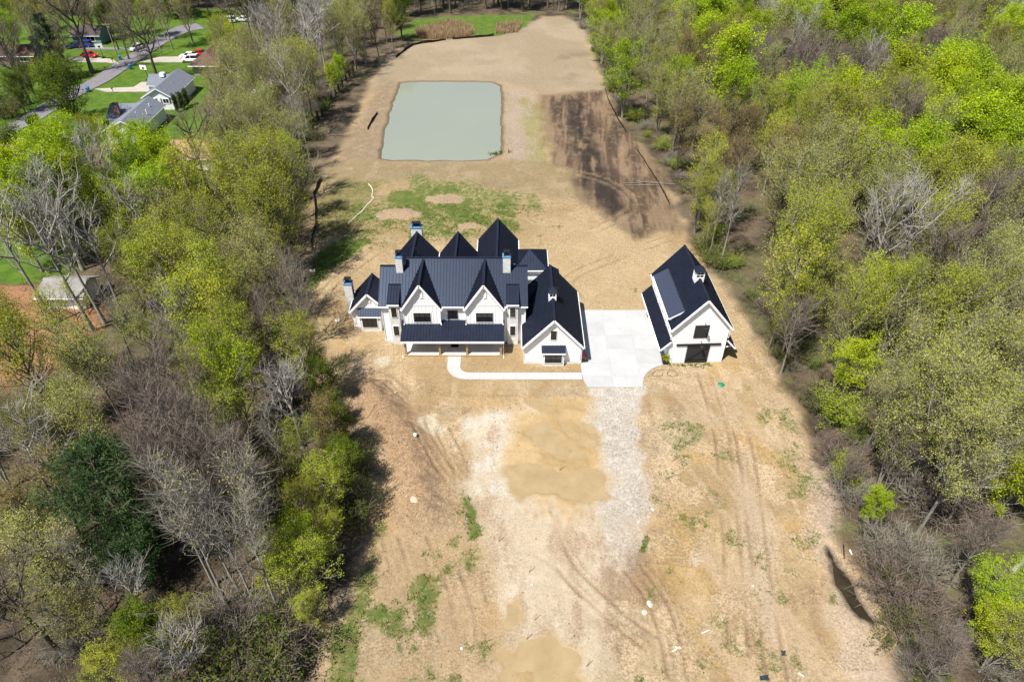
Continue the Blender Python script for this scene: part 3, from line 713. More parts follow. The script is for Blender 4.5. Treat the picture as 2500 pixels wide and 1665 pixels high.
# stone stair bays with shed roofs
for x0, x1 in ((-16.3, -14.95), (-.62, .8)):
    MB().box(x0, x1, 72.12, YW + 2, -.3, 6.72).build('stone_bay', white_stone, H)
    xm = (x0 + x1) / 2
    slope(H, [(x0 - .12, 71.88, 6.86), (x1 + .12, 71.88, 6.86), (x1 + .12, 74.75, 8.08), (x0 - .12, 74.75, 8.08)])
    MB().box(x0 - .13, x1 + .13, 71.83, 71.9, 6.62, 6.80).build('fascia', white_trim, H)
    MB().beam((x0 - .14, 74.72, 8.14), (x1 + .14, 74.72, 8.14), .2, .1).build('ridge_cap', metal_roof, H)
    window(H, xm - .34, xm + .34, 4.72, 6.2, 72.12, 1, tm=white_trim); window(H, xm - .34, xm + .34, 1.62, 3.15, 72.12, 1)
# porch
MB().box(-14.42, -1.25, 69.6, 72.3, -.25, .2).build('porch_floor', porch_conc, H)
MB().box(-14.46, -1.21, 69.52, 69.598, -.25, .16).build('porch_edge', wood_post, H)
slope(H, [(-14.72, 69.3, 2.80), (-1.02, 69.3, 2.80), (-1.02, 72.6, 3.80), (-14.72, 72.6, 3.80)])
MB().box(-14.7, -1.04, 69.22, 69.32, 2.48, 2.72).build('gutter', white_trim, H)
MB().box(-14.4, -1.3, 69.66, 69.84, 2.36, 2.62).build('porch_beam', wood_post, H)
MB().box(-14.35, -1.35, 69.34, 72.0, 2.63, 2.68).build('porch_ceiling', white_trim, H)
MB().box(-14.30, -1.40, 72.0, 72.58, -.2, 3.6).build('porch_wall', siding, H)
for x in (-14.2, -9.66, -6.02, -1.5):
    MB().box(x - .13, x + .13, 69.64, 69.9, .2, 2.62).box(x - .17, x + .17, 69.6, 69.94, .2, .42).box(x - .17, x + .17, 69.6, 69.94, 2.2, 2.36).build('porch_post', wood_post, H)
MB().box(-8.5, -7.15, 71.93, 72.01, .2, 2.45).build('front_door', black_frame, H)
MB().box(-8.35, -7.3, 71.2, 71.9, .201, .225).build('door_mat', black_metal, H)
window(H, -9.4, -8.9, .4, 2.4, 72.0, 1); window(H, -6.75, -6.25, .4, 2.4, 72.0, 1)
for x in (-13.2, -4.7): window(H, x, x + 2.2, .7, 2.3, 72.0, 3)
for x in (-14.62, -1.12): downspout(H, [(x, 69.3, 2.5), (x, 69.5, 2.3), (x, 69.5, .1), (x, 69.1, .02)])
# left wing
xl = -19.68
lw = MB().prism([(-22.2, 75.62, -.3), (-17.3, 75.62, -.3), (-17.3, 75.62, 3.2), (xl, 75.62, 5.9), (-22.2, 75.62, 3.0)], (0, 4.4, 0)).build('wing_wall', siding, H)
battens(lw, -22.2, -17.4, 75.62, lambda x: 5.8 - abs(x - xl) * 1.12, 3.85)
MB().box(-22.26, -17.38, 75.55, 75.7, -.3, .45).build('stone_base', white_stone, H)
gable_y(H, xl, 6.2, -22.5, -16.9, 3.1, 75.26, 80.2)
MB().box(xl, xl + .28, 75.52, 75.63, 4.5, 5.3).build('gable_vent', white_trim, H)
MB().box(-21.15, -18.25, 74.95, 75.65, -.3, 2.62).build('stone_bay', white_stone, H)
slope(H, [(-21.3, 74.72, 2.72), (-18.1, 74.72, 2.72), (-18.1, 75.64, 3.55), (-21.3, 75.64, 3.55)], spacing=.36)
MB().box(-21.28, -18.12, 74.68, 74.76, 2.48, 2.64).build('fascia', white_trim, H)
window(H, -20.8, -18.75, .75, 2.32, 74.95, 3)
chimney(H, -23.4, -22.3, 78.0, 79.0, -.3, 5.75, .75)
chimney(H, -15.42, -14.52, 76.1, 77.0, 7.5, 11.35, .75)
chimney(H, -1.2, -.2, 76.1, 77.0, 7.5, 11.4, .75)
chimney(H, -14.75, -13.2, 87.1, 88.1, -.3, 9.4, .7)
# rear gables
MB().box(-16.4, .7, 80.0, 86.2, -.3, 5.3).build('wall', siding, H)
MB().box(-4.95, .7, 85.0, 90.2, -.3, 5.3).build('wall', siding, H)
for xc, zr, hw, ze, yb in ((-2.1, 9.2, 3.05, 5.5, 90.4), (-7.85, 9.05, 2.95, 5.2, 86.8), (-13.85, 9.05, 3.0, 5.45, 86.8)):
    slope(H, [(xc - hw, 78.5, ze), (xc - hw, yb, ze), (xc, yb, zr), (xc, 78.5, zr)])
    slope(H, [(xc + hw, yb, ze), (xc + hw, 78.5, ze), (xc, 78.5, zr), (xc, yb, zr)])
    MB().beam((xc, 78.5, zr + .04), (xc, yb, zr + .04), .3, .07).build('ridge_cap', metal_roof, H)
    MB().prism([(xc - hw + .4, yb - .4, -.2), (xc + hw - .4, yb - .4, -.2), (xc + hw - .4, yb - .4, ze + .2), (xc, yb - .4, zr - .3), (xc - hw + .4, yb - .4, ze + .2)], (0, .2, 0)).build('gable_wall', siding, H)
    for s in (-1, 1): MB().beam((xc + s * (hw + .06), 81, ze - .08), (xc + s * (hw + .06), yb, ze - .08), .13, .14).build('gutter', white_trim, H)
MB().tube([(-13.4, 81.4, 8.2), (-13.4, 81.4, 9.6)], .1, 8).build('vent_pipe', black_metal, H)
MB().tube([(.35, 80.6, 6.5), (.35, 80.6, 7.5)], .08, 8).build('vent_pipe', blue_metal, H)
# hipped corner block
MB().box(.9, 4.8, 82.7, 87.6, -.3, 5.15).build('wall', siding, H)
ap = (2.55, 85.2, 7.1)
slope(H, [(.5, 82.4, 5.3), (5.2, 82.4, 5.3), ap]); slope(H, [(5.2, 82.4, 5.3), (5.2, 88, 5.3), ap]); slope(H, [(5.2, 88, 5.3), (.5, 88, 5.3), ap]); slope(H, [(.5, 88, 5.3), (.5, 82.4, 5.3), ap])
MB().box(.5, 5.2, 82.3, 82.42, 5.05, 5.2).build('gutter', white_trim, H); MB().box(5.2, 5.32, 82.4, 88, 5.05, 5.2).build('gutter', white_trim, H)
slope(H, [(6.9, 84.2, 4.15), (6.9, 80.2, 4.15), (5.0, 80.2, 5.3), (5.0, 84.2, 5.3)])
MB().box(4.9, 6.7, 80.3, 84.0, -.2, 4.1).build('wall', siding, H)
# link roof and garage wing
gable_x(H, 78.3, 5.6, 75.5, 3.2, 81.0, 3.2, 1.8, 5.0)
MB().box(1.86, 4.5, 75.9, 80.6, -.3, 3.2).build('wall', siding, H)
gw = MB().prism([(1.62, 68.15, -.3), (9.02, 68.15, -.3), (9.02, 68.15, 3.1), (5.35, 68.15, 7.15), (1.62, 68.15, 3.1)], (0, 11.9, 0)).build('wing_wall', siding, H)
battens(gw, 1.62, 9.02, 68.15, lambda x: 7.0 - abs(x - 5.35) * 1.12, 5.95); battens(gw, 1.62, 9.02, 68.15, lambda x: min(5.78, 7.0 - abs(x - 5.35) * 1.12), 3.4)
MB().box(4.1, 6.6, 68.1, 68.17, 5.781, 5.949).build('belt_board', white_trim, H)
MB().box(1.55, 9.09, 68.07, 68.25, -.3, .42).build('stone_base', white_stone, H)
MB().box(8.9, 9.09, 68.251, 80.1, -.3, .42).build('stone_base', white_stone, H)
gable_y(H, 5.35, 7.52, 1.32, 9.38, 3.0, 67.75, 80.3)
window(H, 4.98, 5.72, 4.1, 5.5, 68.15, 1)
MB().box(3.98, 6.85, 67.6, 68.2, -.3, 2.25).build('stone_bay', white_stone, H)
slope(H, [(3.85, 67.4, 2.35), (6.98, 67.4, 2.35), (6.98, 68.18, 3.1), (3.85, 68.18, 3.1)], spacing=.36)
MB().box(3.87, 6.96, 67.35, 67.43, 2.12, 2.27).build('fascia', white_trim, H)
window(H, 4.3, 6.5, .62, 2.05, 67.6, 3)
cupola(H, 5.3, 72.9, 7.55, .5, .85)
for i in range(3):                                             # garage doors on the drive side
    y = 69.2 + i * 3.5
    d = MB().box(9.0, 9.06, y, y + 2.8, .05, 2.4).build('garage_door', white_trim, H)
    for j in range(3): MB().box(9.055, 9.075, y + .15, y + 2.65, .3 + j * .7, .9 + j * .7).build('door_panel', siding, d)
for x, y in ((9.44, 67.85), (1.28, 67.85)): downspout(H, [(x, y, 2.9), (x - math.copysign(.3, x - 5), y + .25, 2.6), (x - math.copysign(.3, x - 5), y + .25, .1)])
downspout(H, [(2.0, 72.3, 6.1), (1.8, 72.52, 5.8), (1.8, 72.52, .1)]); downspout(H, [(-17.5, 72.3, 6.1), (-17.3, 72.52, 5.8), (-17.3, 72.52, .1)])

# ================================================================== BARN
barn = thing('barn', (20.6, 68.2, 0), R(2.4), 'white barn with black roof, sliding black doors and side lean-tos', 'barn', local=True)
B = barn
bw = MB().prism([(0, 0, -.3), (7.3, 0, -.3), (7.3, 0, 5.75), (3.68, 0, 10.05), (0, 0, 5.75)], (0, 12.2, 0)).build('wall', siding, B)
battens(bw, 0, 7.3, 0, lambda x: 9.9 - abs(x - 3.68) * 1.17, 6.5); battens(bw, 0, 7.3, 0, lambda x: min(6.4, 9.9 - abs(x - 3.68) * 1.17), 3.5); battens(bw, 0, 2.2, 0, lambda x: 2.9, .1); battens(bw, 5.3, 7.3, 0, lambda x: 2.9, .1)
gable_y(B, 3.68, 10.42, -.32, 7.68, 5.72, -.35, 12.5, spacing=.32)
# lean-tos
for s, xi, xo in ((-1, -.02, -1.3), (1, 7.32, 8.6)):
    slope(B, [(xo, -.3, 2.55), (xo, 12.4, 2.55), (xi, 12.4, 3.95), (xi, -.3, 3.95)] if s < 0 else [(xo, 12.4, 2.55), (xo, -.3, 2.55), (xi, -.3, 3.95), (xi, 12.4, 3.95)], spacing=.32)
    MB().beam((xo, -.33, 2.42), (xi, -.33, 3.82), .08, .2).build('rake_board', white_trim, B)
    MB().beam((xo + s * .05, -.3, 2.44), (xo + s * .05, 12.4, 2.44), .12, .14).build('gutter', white_trim, B)
    for y in (.3, 4.2, 8.1, 12.0): MB().beam((xi - s * .02, y, 2.2), (xo - s * .15, y, 2.5), .1, .12).build('bracket', white_trim, B)
# shed dormer on the left slope
dm = MB().prism([(-.12, 1.3, 5.9), (-.12, 1.3, 6.6), (1.3, 1.3, 7.45), (1.3, 1.3, 7.3)], (0, 9.2, 0)).build('dormer_wall', white_trim, B)
slope(B, [(-.5, 1.1, 6.62), (-.5, 10.7, 6.62), (1.55, 10.7, 7.84), (1.55, 1.1, 7.84)], spacing=.34, rib=.11, rm=mat('highlit_rib_metal', (.075, .09, .14), rough=.4, spec=.4))  # dormer rib colour lightened beyond the roof metal, painting in seam highlights
MB().beam((1.5, 1.1, 7.87), (1.5, 10.7, 7.87), .2, .1).build('ridge_cap', metal_roof, B)
MB().beam((-.5, 1.08, 6.48), (1.5, 1.08, 7.67), .08, .18).build('rake_board', white_trim, B)
MB().beam((-.55, 1.1, 6.5), (-.55, 10.7, 6.5), .1, .14).build('gutter', white_trim, B)
for i in range(6):
    y = 1.5 + i * 1.75
    f = MB().box(-.05, .01, y, y + .75, 4.5, 5.25).build('clerestory_window', black_frame, B)
    MB().box(-.06, -.045, y + .08, y + .67, 4.58, 5.17).build('pane', glass, f)
# doors
d = MB().box(2.3, 5.25, -.12, -.02, .02, 2.95).build('sliding_door', barn_door, B)
for i in range(9): MB().box(2.34 + i * .32, 2.34 + i * .32 + .29, -.145, -.119, .06, 2.9).build('plank', barn_door, d)
MB().beam((2.4, -.16, .55), (5.15, -.16, 2.75), .03, .16, up=(0, -1, 0)).build('cross_brace', black_metal, d)
MB().box(2.32, 5.23, -.17, -.146, .5, .66).build('rail', black_metal, d); MB().box(2.32, 5.23, -.17, -.146, 2.7, 2.88).build('rail', black_metal, d)
MB().box(.8, 6.65, -.16, -.02, 2.98, 3.24).build('door_track', black_metal, B)
d = MB().box(2.78, 4.62, -.08, -.01, 4.2, 6.25).build('loft_door', barn_door, B)
for i in range(6): MB().box(2.82 + i * .295, 2.82 + i * .295 + .265, -.1, -.079, 4.25, 6.2).build('plank', barn_door, d)
for z in (3.3, 6.3):
    l = MB().tube([(3.9, 0, z + .25), (3.9, -.35, z + .5), (3.9, -.75, z + .45), (3.9, -.85, z + .2)], .03, 6).build('gooseneck_arm', black_metal, B)
    MB().lathe([(.26, 0), (.2, .1), (.07, .17), (.05, .24)], 12, (3.9, -.85, z + .0)).build('lamp_shade', black_metal, l)
cupola(B, 3.68, 4.9, 10.42, .58, 1.0)
downspout(B, [(-.42, -.2, 5.6), (-.1, -.08, 5.3), (-.1, -.08, 4.05)]); downspout(B, [(7.78, -.2, 5.6), (7.42, -.08, 5.3), (7.42, -.08, 4.1)]);
for y in (3, 8.2): downspout(B, [(-.42, y, 5.6), (-.05, y, 5.3), (-.05, y, 4.0)])

# ================================================================== DRIVEWAY AND WALK
drv = thing('driveway', (9.3, 63.5, 0)); tag(drv, 'pale concrete parking court between house and barn', kind='structure')
def clip_poly(poly, a, b, c):     # keep a*x+b*y<=c
    out = []
    for i in range(len(poly)):
        p, q = poly[i], poly[(i + 1) % len(poly)]; dp, dq = a * p[0] + b * p[1] - c, a * q[0] + b * q[1] - c
        if dp <= 0: out.append(p)
        if dp * dq < 0:
            t = dp / (dp - dq); out.append((p[0] + (q[0] - p[0]) * t, p[1] + (q[1] - p[1]) * t))
    return out
arc = [(16.75, 63.5)] + [(20.9 - 4.15 * math.cos(t), 63.5 + 4.4 * math.sin(t)) for t in np.linspace(.05, 1.5, 9)]
court = [(9.62, 63.5)] + arc + [(21.2, 68.1), (20.55, 68.15), (20.1, 79.85), (9.12, 79.85), (9.12, 66.2), (9.25, 64.9), (9.5, 64.0)]
# convex cells: split the court in strips along Y and columns along X
ycuts = [63.5, 65.6, 68.15, 71.1, 74.0, 76.9, 79.85]; xcuts = [9.0, 13.0, 16.72, 21.3]
for j in range(len(ycuts) - 1):
    for i in range(len(xcuts) - 1):
        g = .005
        cell = court
        for (a_, b_, c_) in ((1, 0, xcuts[i + 1] - g), (-1, 0, -xcuts[i] - g), (0, 1, ycuts[j + 1] - g), (0, -1, -ycuts[j] - g)): cell = clip_poly(cell, a_, b_, c_)
        if len(cell) >= 3: MB().prism([(p[0], p[1], -.15) for p in cell], (0, 0, .19 + .002 * ((i + j) % 3))).build('slab', concrete if (i * 7 + j * 3) % 4 else concrete2, drv)
walk = thing('garden_path', (-7.7, 69.4, 0)); tag(walk, 'curved pale concrete walk from porch to parking court', kind='structure')
cl_ = [(-7.7, 69.5), (-7.7, 68.5), (-7.7, 67.6)] + [(-5.75 - 1.95 * math.cos(t), 67.6 - 1.97 * math.sin(t)) for t in np.linspace(.2, math.pi / 2, 7)] + [(x, 65.62) for x in np.arange(-4.2, 9.2, 1.55)] + [(9.1, 65.62)]
wid = [.87] * 3 + list(np.linspace(.86, .66, 7)) + [.64] * (len(cl_) - 10)
def side_pts(i):
    p0, p1 = cl_[max(i - 1, 0)], cl_[min(i + 1, len(cl_) - 1)]; tx, ty = p1[0] - p0[0], p1[1] - p0[1]; l = math.hypot(tx, ty); nx_, ny_ = -ty / l, tx / l
    return (cl_[i][0] + nx_ * wid[i], cl_[i][1] + ny_ * wid[i]), (cl_[i][0] - nx_ * wid[i], cl_[i][1] - ny_ * wid[i])
for i in range(len(cl_) - 1):
    (a0, a1), (b0, b1) = side_pts(i), side_pts(i + 1); g = .003
    f = lambda p, q: (p[0] + (q[0] - p[0]) * g, p[1] + (q[1] - p[1]) * g)
    q = [f(a0, b0), f(a1, b1), f(b1, a1), f(b0, a0)]
    MB().prism([(p[0], p[1], -.15) for p in q], (0, 0, .185)).build('slab', concrete, walk)

# ================================================================== TREES
leaf_lime = leaf_mat('lime_leaf', (0.185, 0.29, 0.008), (0.37, 0.50, 0.022), 0.4)
leaf_green = leaf_mat('green_leaf', (0.062, 0.115, 0.010), (0.145, 0.21, 0.018), 0.38)
leaf_bud = leaf_mat('yellow_bud', (0.21, 0.27, 0.018), (0.39, 0.44, 0.038), 0.35)
leaf_olive = leaf_mat('olive_bud', (0.21, 0.24, 0.045), (0.37, 0.40, 0.09), 0.3)
leaf_rust = leaf_mat('rusty_bud', (0.19, 0.165, 0.045), (0.32, 0.27, 0.08), 0.3)
leaf_pine = leaf_mat('pine_needles', (0.02, 0.055, 0.019), (0.055, 0.115, 0.035), 0.15, 0.1)
leaf_spruce = leaf_mat('spruce_needles', (0.035, 0.055, 0.035), (0.085, 0.11, 0.075), 0.15, 0.15)
leaf_thuja = leaf_mat('thuja_leaf', (0.022, 0.055, 0.012), (0.05, 0.095, 0.02), 0.2, 0.2)
leaf_moss = leaf_mat('understory_leaf', (0.05, 0.085, 0.012), (0.115, 0.15, 0.025), 0.35)
leaf_blossom = leaf_mat('pale_blossom', (0.30, 0.33, 0.20), (0.50, 0.52, 0.38), 0.3)

def rot_frame(T):
    ref = np.where(np.abs(T[..., 2:3]) > 0.9, np.array([1.0, 0, 0]), np.array([0, 0, 1.0]))
    A = np.cross(T, ref); A /= np.linalg.norm(A, axis=-1, keepdims=True) + 1e-9
    return A, np.cross(A, T)
def tubes(P, Rd, sides):
    """P (n,k,3) centrelines, Rd (n,k) radii -> verts, quads"""
    n, k, _ = P.shape
    T = np.gradient(P, axis=1); T /= np.linalg.norm(T, axis=2, keepdims=True) + 1e-9
    A, Bv = rot_frame(T)
    ang = np.arange(sides) * 2 * np.pi / sides
    Vt = P[:, :, None] + Rd[:, :, None, None] * (np.cos(ang)[None, None, :, None] * A[:, :, None] + np.sin(ang)[None, None, :, None] * Bv[:, :, None])
    idx = np.arange(n * k * sides).reshape(n, k, sides)
    a = idx[:, :-1]; b_ = np.roll(idx, -1, 2)[:, :-1]; c_ = np.roll(idx, -1, 2)[:, 1:]; d_ = idx[:, 1:]
    return Vt.reshape(-1, 3), np.stack([a, b_, c_, d_], -1).reshape(-1, 4)
def ribbons(P, W, rg):
    n, k, _ = P.shape
    T = np.gradient(P, axis=1); T /= np.linalg.norm(T, axis=2, keepdims=True) + 1e-9
    r = rg.normal(size=(n, 1, 3)); A = np.cross(T, np.broadcast_to(r, T.shape)); A /= np.linalg.norm(A, axis=2, keepdims=True) + 1e-9
    w = (W[:, :, None] / 2)
    Vt = np.stack([P - A * w, P + A * w], 2)
    idx = np.arange(n * k * 2).reshape(n, k, 2)
    return Vt.reshape(-1, 3), np.stack([idx[:, :-1, 0], idx[:, :-1, 1], idx[:, 1:, 1], idx[:, 1:, 0]], -1).reshape(-1, 4)
def sprout(P, n_per, trange, ang, lens, k, rg, lift=0.25, wig=0.06, az0=None):
    """children of branches P (n,kk,3): n_per each; returns (n*n_per,k,3), t"""
    n, kk, _ = P.shape
    t = (np.arange(n_per)[None] + rg.rand(n, n_per)) / n_per * (trange[1] - trange[0]) + trange[0]
    f = t * (kk - 1); i = np.clip(f.astype(int), 0, kk - 2); fr = (f - i)[..., None]
    I = np.arange(n)[:, None]
    base = P[I, i] * (1 - fr) + P[I, i + 1] * fr
    T = P[I, i + 1] - P[I, i]; T /= np.linalg.norm(T, axis=2, keepdims=True) + 1e-9
    A, Bv = rot_frame(T)
    az = (np.arange(n_per)[None] * 2.4 + rg.rand(n, 1) * 6.28 + rg.normal(0, .5, (n, n_per)))[..., None]
    al = rg.uniform(*ang, (n, n_per))[..., None]
    D = T * np.cos(al) + (A * np.cos(az) + Bv * np.sin(az)) * np.sin(al)
    Ln = lens(t, rg)[..., None, None] if callable(lens) else lens
    s = np.linspace(0, 1, k)[None, None, :, None]
    up = np.array([0, 0, 1.0])
    Q = base[:, :, None] + Ln * (D[:, :, None] * s + up * lift * s ** 2 + np.cumsum(rg.normal(0, wig, (n, n_per, k, 3)), 2) * s)
    return Q.reshape(n * n_per, k, 3), t.ravel()
def leaves(cent, size, rg, aspect=0.62, updir=0.5, out=None):
    n = len(cent)
    Nn = rg.normal(size=(n, 3)); Nn[:, 2] += updir
    Nn /= np.linalg.norm(Nn, axis=1, keepdims=True)
    U = np.cross(Nn, rg.normal(size=(n, 3))); U /= np.linalg.norm(U, axis=1, keepdims=True) + 1e-9
    if out is not None:
        U = U * .5 + out; U /= np.linalg.norm(U, axis=1, keepdims=True) + 1e-9
    W = np.cross(Nn, U); s = (size * rg.uniform(.6, 1.35, n))[:, None]
    Vt = np.stack([cent - U * s * .5, cent + W * s * .5 * aspect - U * s * .08, cent + U * s * .5, cent - W * s * .5 * aspect - U * s * .08], 1)
    return Vt.reshape(-1, 3), np.arange(n * 4).reshape(n, 4)
class Acc:
    def __init__(s): s.v = []; s.q = []; s.m = []; s.n = 0
    def add(s, v, q, m): s.v.append(v); s.q.append(q + s.n); s.m.append(np.full(len(q), m)); s.n += len(v)
    def mesh(s, name, mats): return np_mesh(name, np.concatenate(s.v), quads=np.concatenate(s.q), mats=mats, mi=np.concatenate(s.m))

PROTO = {}
def make_tree(kind, seed, h=16, tr=.22, stems=1, cb=.3, n1=13, a1=(.55, 1.0), L1=.36, n2=7, n3=6, L3=.9, tw=.035, nl=5000, ls=.22, lj=.25, bark=None, twig=None, leaf=None, lift=.35, top=.35,
              lean=.04, prof='round', spread=.18, aspect=.62, updir=.5, out=False, sides=6, tipw=1.0):
    rg = np.random.RandomState(seed)
    k0 = 9
    P0 = []
    for s_ in range(stems):
        az = rg.rand() * 6.28 + s_ * 6.28 / max(stems, 1); sp_ = spread * h * (0.5 + rg.rand() * .7) if stems > 1 else lean * h * rg.rand()
        hh = h * (1 if s_ == 0 else rg.uniform(.72, .97)); t = np.linspace(0, 1, k0)
        x = np.cos(az) * sp_ * t ** 1.15; y = np.sin(az) * sp_ * t ** 1.15
        p = np.stack([x + np.cumsum(rg.normal(0, .012 * h / k0 * 3, k0)) * t, y + np.cumsum(rg.normal(0, .012 * h / k0 * 3, k0)) * t, t * hh * .94 - .15], 1)
        P0.append(p)
    P0 = np.array(P0)
    tt = np.linspace(0, 1, k0)
    R0 = (tr * (1 if stems == 1 else .72)) * (1 - .86 * tt ** .85)[None] * np.ones((stems, 1)); R0[:, 0] *= 1.35
    wood = Acc(); v, q = tubes(P0, R0, sides); wood.add(v, q, 0)
    if prof == 'round': pf = lambda t: (.45 + .55 * np.sin(np.pi * np.clip((t - cb) / (1 - cb), 0, 1) ** .75)) * (1 - .25 * (t - cb) / (1 - cb))
    elif prof == 'cone': pf = lambda t: 1.05 - .92 * (t - cb) / (1 - cb)
    elif prof == 'vase': pf = lambda t: .55 + .5 * (1 - (t - cb) / (1 - cb))
    else: pf = lambda t: .8 + .2 * np.sin(np.pi * (t - cb) / (1 - cb))
    nn1 = max(4, int(n1 / stems ** .6))
    P1, t1 = sprout(P0, nn1, (cb, .985), a1, lambda t, r: L1 * h * pf(t) * r.uniform(.7, 1.15, t.shape), 6, rg, lift, .035)
    l1 = np.linalg.norm(P1[:, -1] - P1[:, 0], axis=1)
    r1 = np.clip(.028 * l1, .02, tr * .55)[:, None] * (1 - .8 * np.linspace(0, 1, 6))[None]
    v, q = tubes(P1, r1, 4); wood.add(v, q, 0)
    P2, t2 = sprout(P1, n2, (.22, 1.0), (.45, .95), lambda t, r: np.repeat(l1[:, None], n2, 1) * (.52 - .22 * t) * r.uniform(.7, 1.25, t.shape), 4, rg, lift * .8, .05)
    l2 = np.linalg.norm(P2[:, -1] - P2[:, 0], axis=1)
    r2 = np.clip(.02 * l2, .012, .07)[:, None] * (1 - .75 * np.linspace(0, 1, 4))[None]
    v, q = tubes(P2, r2 * tipw, 3); wood.add(v, q, 0)
    crown = Acc()
    P3, t3 = sprout(P2, n3, (.15, 1.0), (.4, 1.0), lambda t, r: L3 * r.uniform(.5, 1.3, t.shape), 3, rg, lift * .7, .05)
    W3 = np.ones((len(P3), 1)) * np.array([[tw, tw * .8, tw * .35]])
    v, q = ribbons(P3, W3, rg); crown.add(v, q, 0)
    if nl:
        i = rg.randint(0, len(P3), nl); t = rg.uniform(.1, 1.1, nl)[:, None]
        c_ = P3[i, 0] * (1 - t) + P3[i, 2] * t + rg.normal(0, lj, (nl, 3))
        o_ = None
        if out:
            o_ = P3[i, 2] - P3[i, 0]; o_ /= np.linalg.norm(o_, axis=1, keepdims=True)
        v, q = leaves(c_, ls, rg, aspect, updir, o_); crown.add(v, q, 1)
    tm_ = wood.mesh('trunk', [bark]); tm_.polygons.foreach_set('use_smooth', np.ones(len(tm_.polygons), bool))
    cm_ = crown.mesh('crown', [twig] + ([leaf] if leaf else []))
    PROTO.setdefault(kind, []).append((tm_, cm_, h))
def make_bush(kind, seed, r=1.5, hgt=2.2, n=14, nl=900, ls=.17, twig=None, leaf=None, tw=.035, lift=.2):
    rg = np.random.RandomState(seed)
    az = rg.rand(n) * 6.28; el = rg.uniform(.25, 1.0, n); s = np.linspace(0, 1, 5)[None, :, None]
    D = np.stack([np.cos(az) * np.cos(el) * r, np.sin(az) * np.cos(el) * r, np.sin(el) * hgt], 1)[:, None]
    P = np.concatenate([rg.normal(0, .15, (n, 2)), np.zeros((n, 1)) - .05], 1)[:, None] + D * s + np.cumsum(rg.normal(0, .05, (n, 5, 3)), 1) * s
    st = Acc(); v, q = tubes(P, np.ones((n, 1)) * np.array([[.035, .03, .025, .018, .01]]), 3); st.add(v, q, 0)
    P2, _ = sprout(P, 8, (.2, 1), (.4, 1.0), lambda t, g: .5 * hgt * g.uniform(.3, .7, t.shape), 3, rg, lift)
    P3, _ = sprout(P2, 4, (.2, 1), (.4, 1.0), lambda t, g: .25 * hgt * g.uniform(.4, 1., t.shape), 3, rg, lift)
    cr = Acc()
    for Q in (P2, P3):
        v, q = ribbons(Q, np.ones((len(Q), 1)) * np.array([[tw, tw * .8, tw * .4]]), rg); cr.add(v, q, 0)
    if nl:
        i = rg.randint(0, len(P3), nl); t = rg.uniform(0, 1.1, nl)[:, None]
        v, q = leaves(P3[i, 0] * (1 - t) + P3[i, 2] * t + rg.normal(0, .12, (nl, 3)), ls, rg); cr.add(v, q, 1)
    PROTO.setdefault(kind, []).append((st.mesh('stems', [twig]), cr.mesh('crown', [twig] + ([leaf] if leaf else [])), hgt))
for s in range(4): make_tree('lime', 100 + s, h=[15, 16, 14, 17][s], tr=.24, cb=.22, n1=17, a1=(.5, .95), L1=.34, nl=11000, ls=.22, lj=.26, bark=bark_grey, twig=twig_olive, leaf=leaf_lime, stems=[1, 2, 1, 2][s], spread=.13, n2=7, n3=5)
for s in range(2): make_tree('green', 150 + s, h=14, tr=.25, cb=.18, n1=17, a1=(.5, 1.05), L1=.36, nl=11000, ls=.22, lj=.3, bark=bark_dark, twig=twig_olive, leaf=leaf_green, stems=1 + s, spread=.14)
for s in range(4): make_tree('budding', 200 + s, h=[15, 17, 16, 14][s], tr=.2, cb=.22, n1=16, a1=(.4, .85), L1=.33, nl=8000, ls=.155, lj=.18, bark=bark_grey, twig=twig_olive, leaf=leaf_bud, stems=[1, 3, 2, 1][s], spread=.14, n3=6, L3=1.0, tw=.028)
for s in range(4): make_tree('olive', 300 + s, h=[17, 16, 18, 15][s], tr=.22, cb=.28, n1=15, a1=(.4, .85), L1=.32, nl=8000, ls=.14, lj=.22, bark=bark_grey, twig=twig_grey, leaf=leaf_olive, stems=[1, 2, 1, 3][s], spread=.13, n3=8, L3=1.0, tw=.028)
for s in range(2): make_tree('rusty', 350 + s, h=15, tr=.2, cb=.28, n1=14, a1=(.4, .8), L1=.3, nl=5000, ls=.15, lj=.22, bark=bark_dark, twig=twig_brown, leaf=leaf_rust, stems=1 + s, spread=.12, n3=8, L3=1.0, tw=.03)
for s in range(3): make_tree('pale_bare', 400 + s, h=[17, 18, 16][s], tr=.27, cb=.3, n1=12, a1=(.4, .8), L1=.36, nl=0, bark=bark_pale, twig=twig_pale, stems=[1, 2, 3][s], spread=.17, n2=7, n3=11, L3=1.2, tw=.03, tipw=1.05)
for s in range(4): make_tree('twiggy', 500 + s, h=[15, 16, 14, 15][s], tr=.18, cb=.3, n1=14, a1=(.3, .7), L1=.32, nl=0, bark=bark_grey, twig=twig_brown, stems=[1, 2, 3, 1][s], spread=.12, n2=8, n3=14, L3=1.1, tw=.03)
for s in range(3): make_tree('slender', 600 + s, h=[16, 18, 15][s], tr=.13, cb=.35, n1=14, a1=(.3, .65), L1=.17, nl=[0, 500, 0][s], ls=.14, bark=bark_pale, twig=twig_grey, leaf=leaf_olive, stems=1, prof='vase', n2=6, n3=9, L3=.8, tw=.028, lean=.06)
for s in range(2): make_tree('tall_bare', 650 + s, h=20, tr=.28, cb=.42, n1=10, a1=(.5, .95), L1=.27, nl=0, bark=bark_pale, twig=twig_pale, stems=1, n2=6, n3=7, L3=1.2, tw=.03, tipw=1.1, lean=.1)
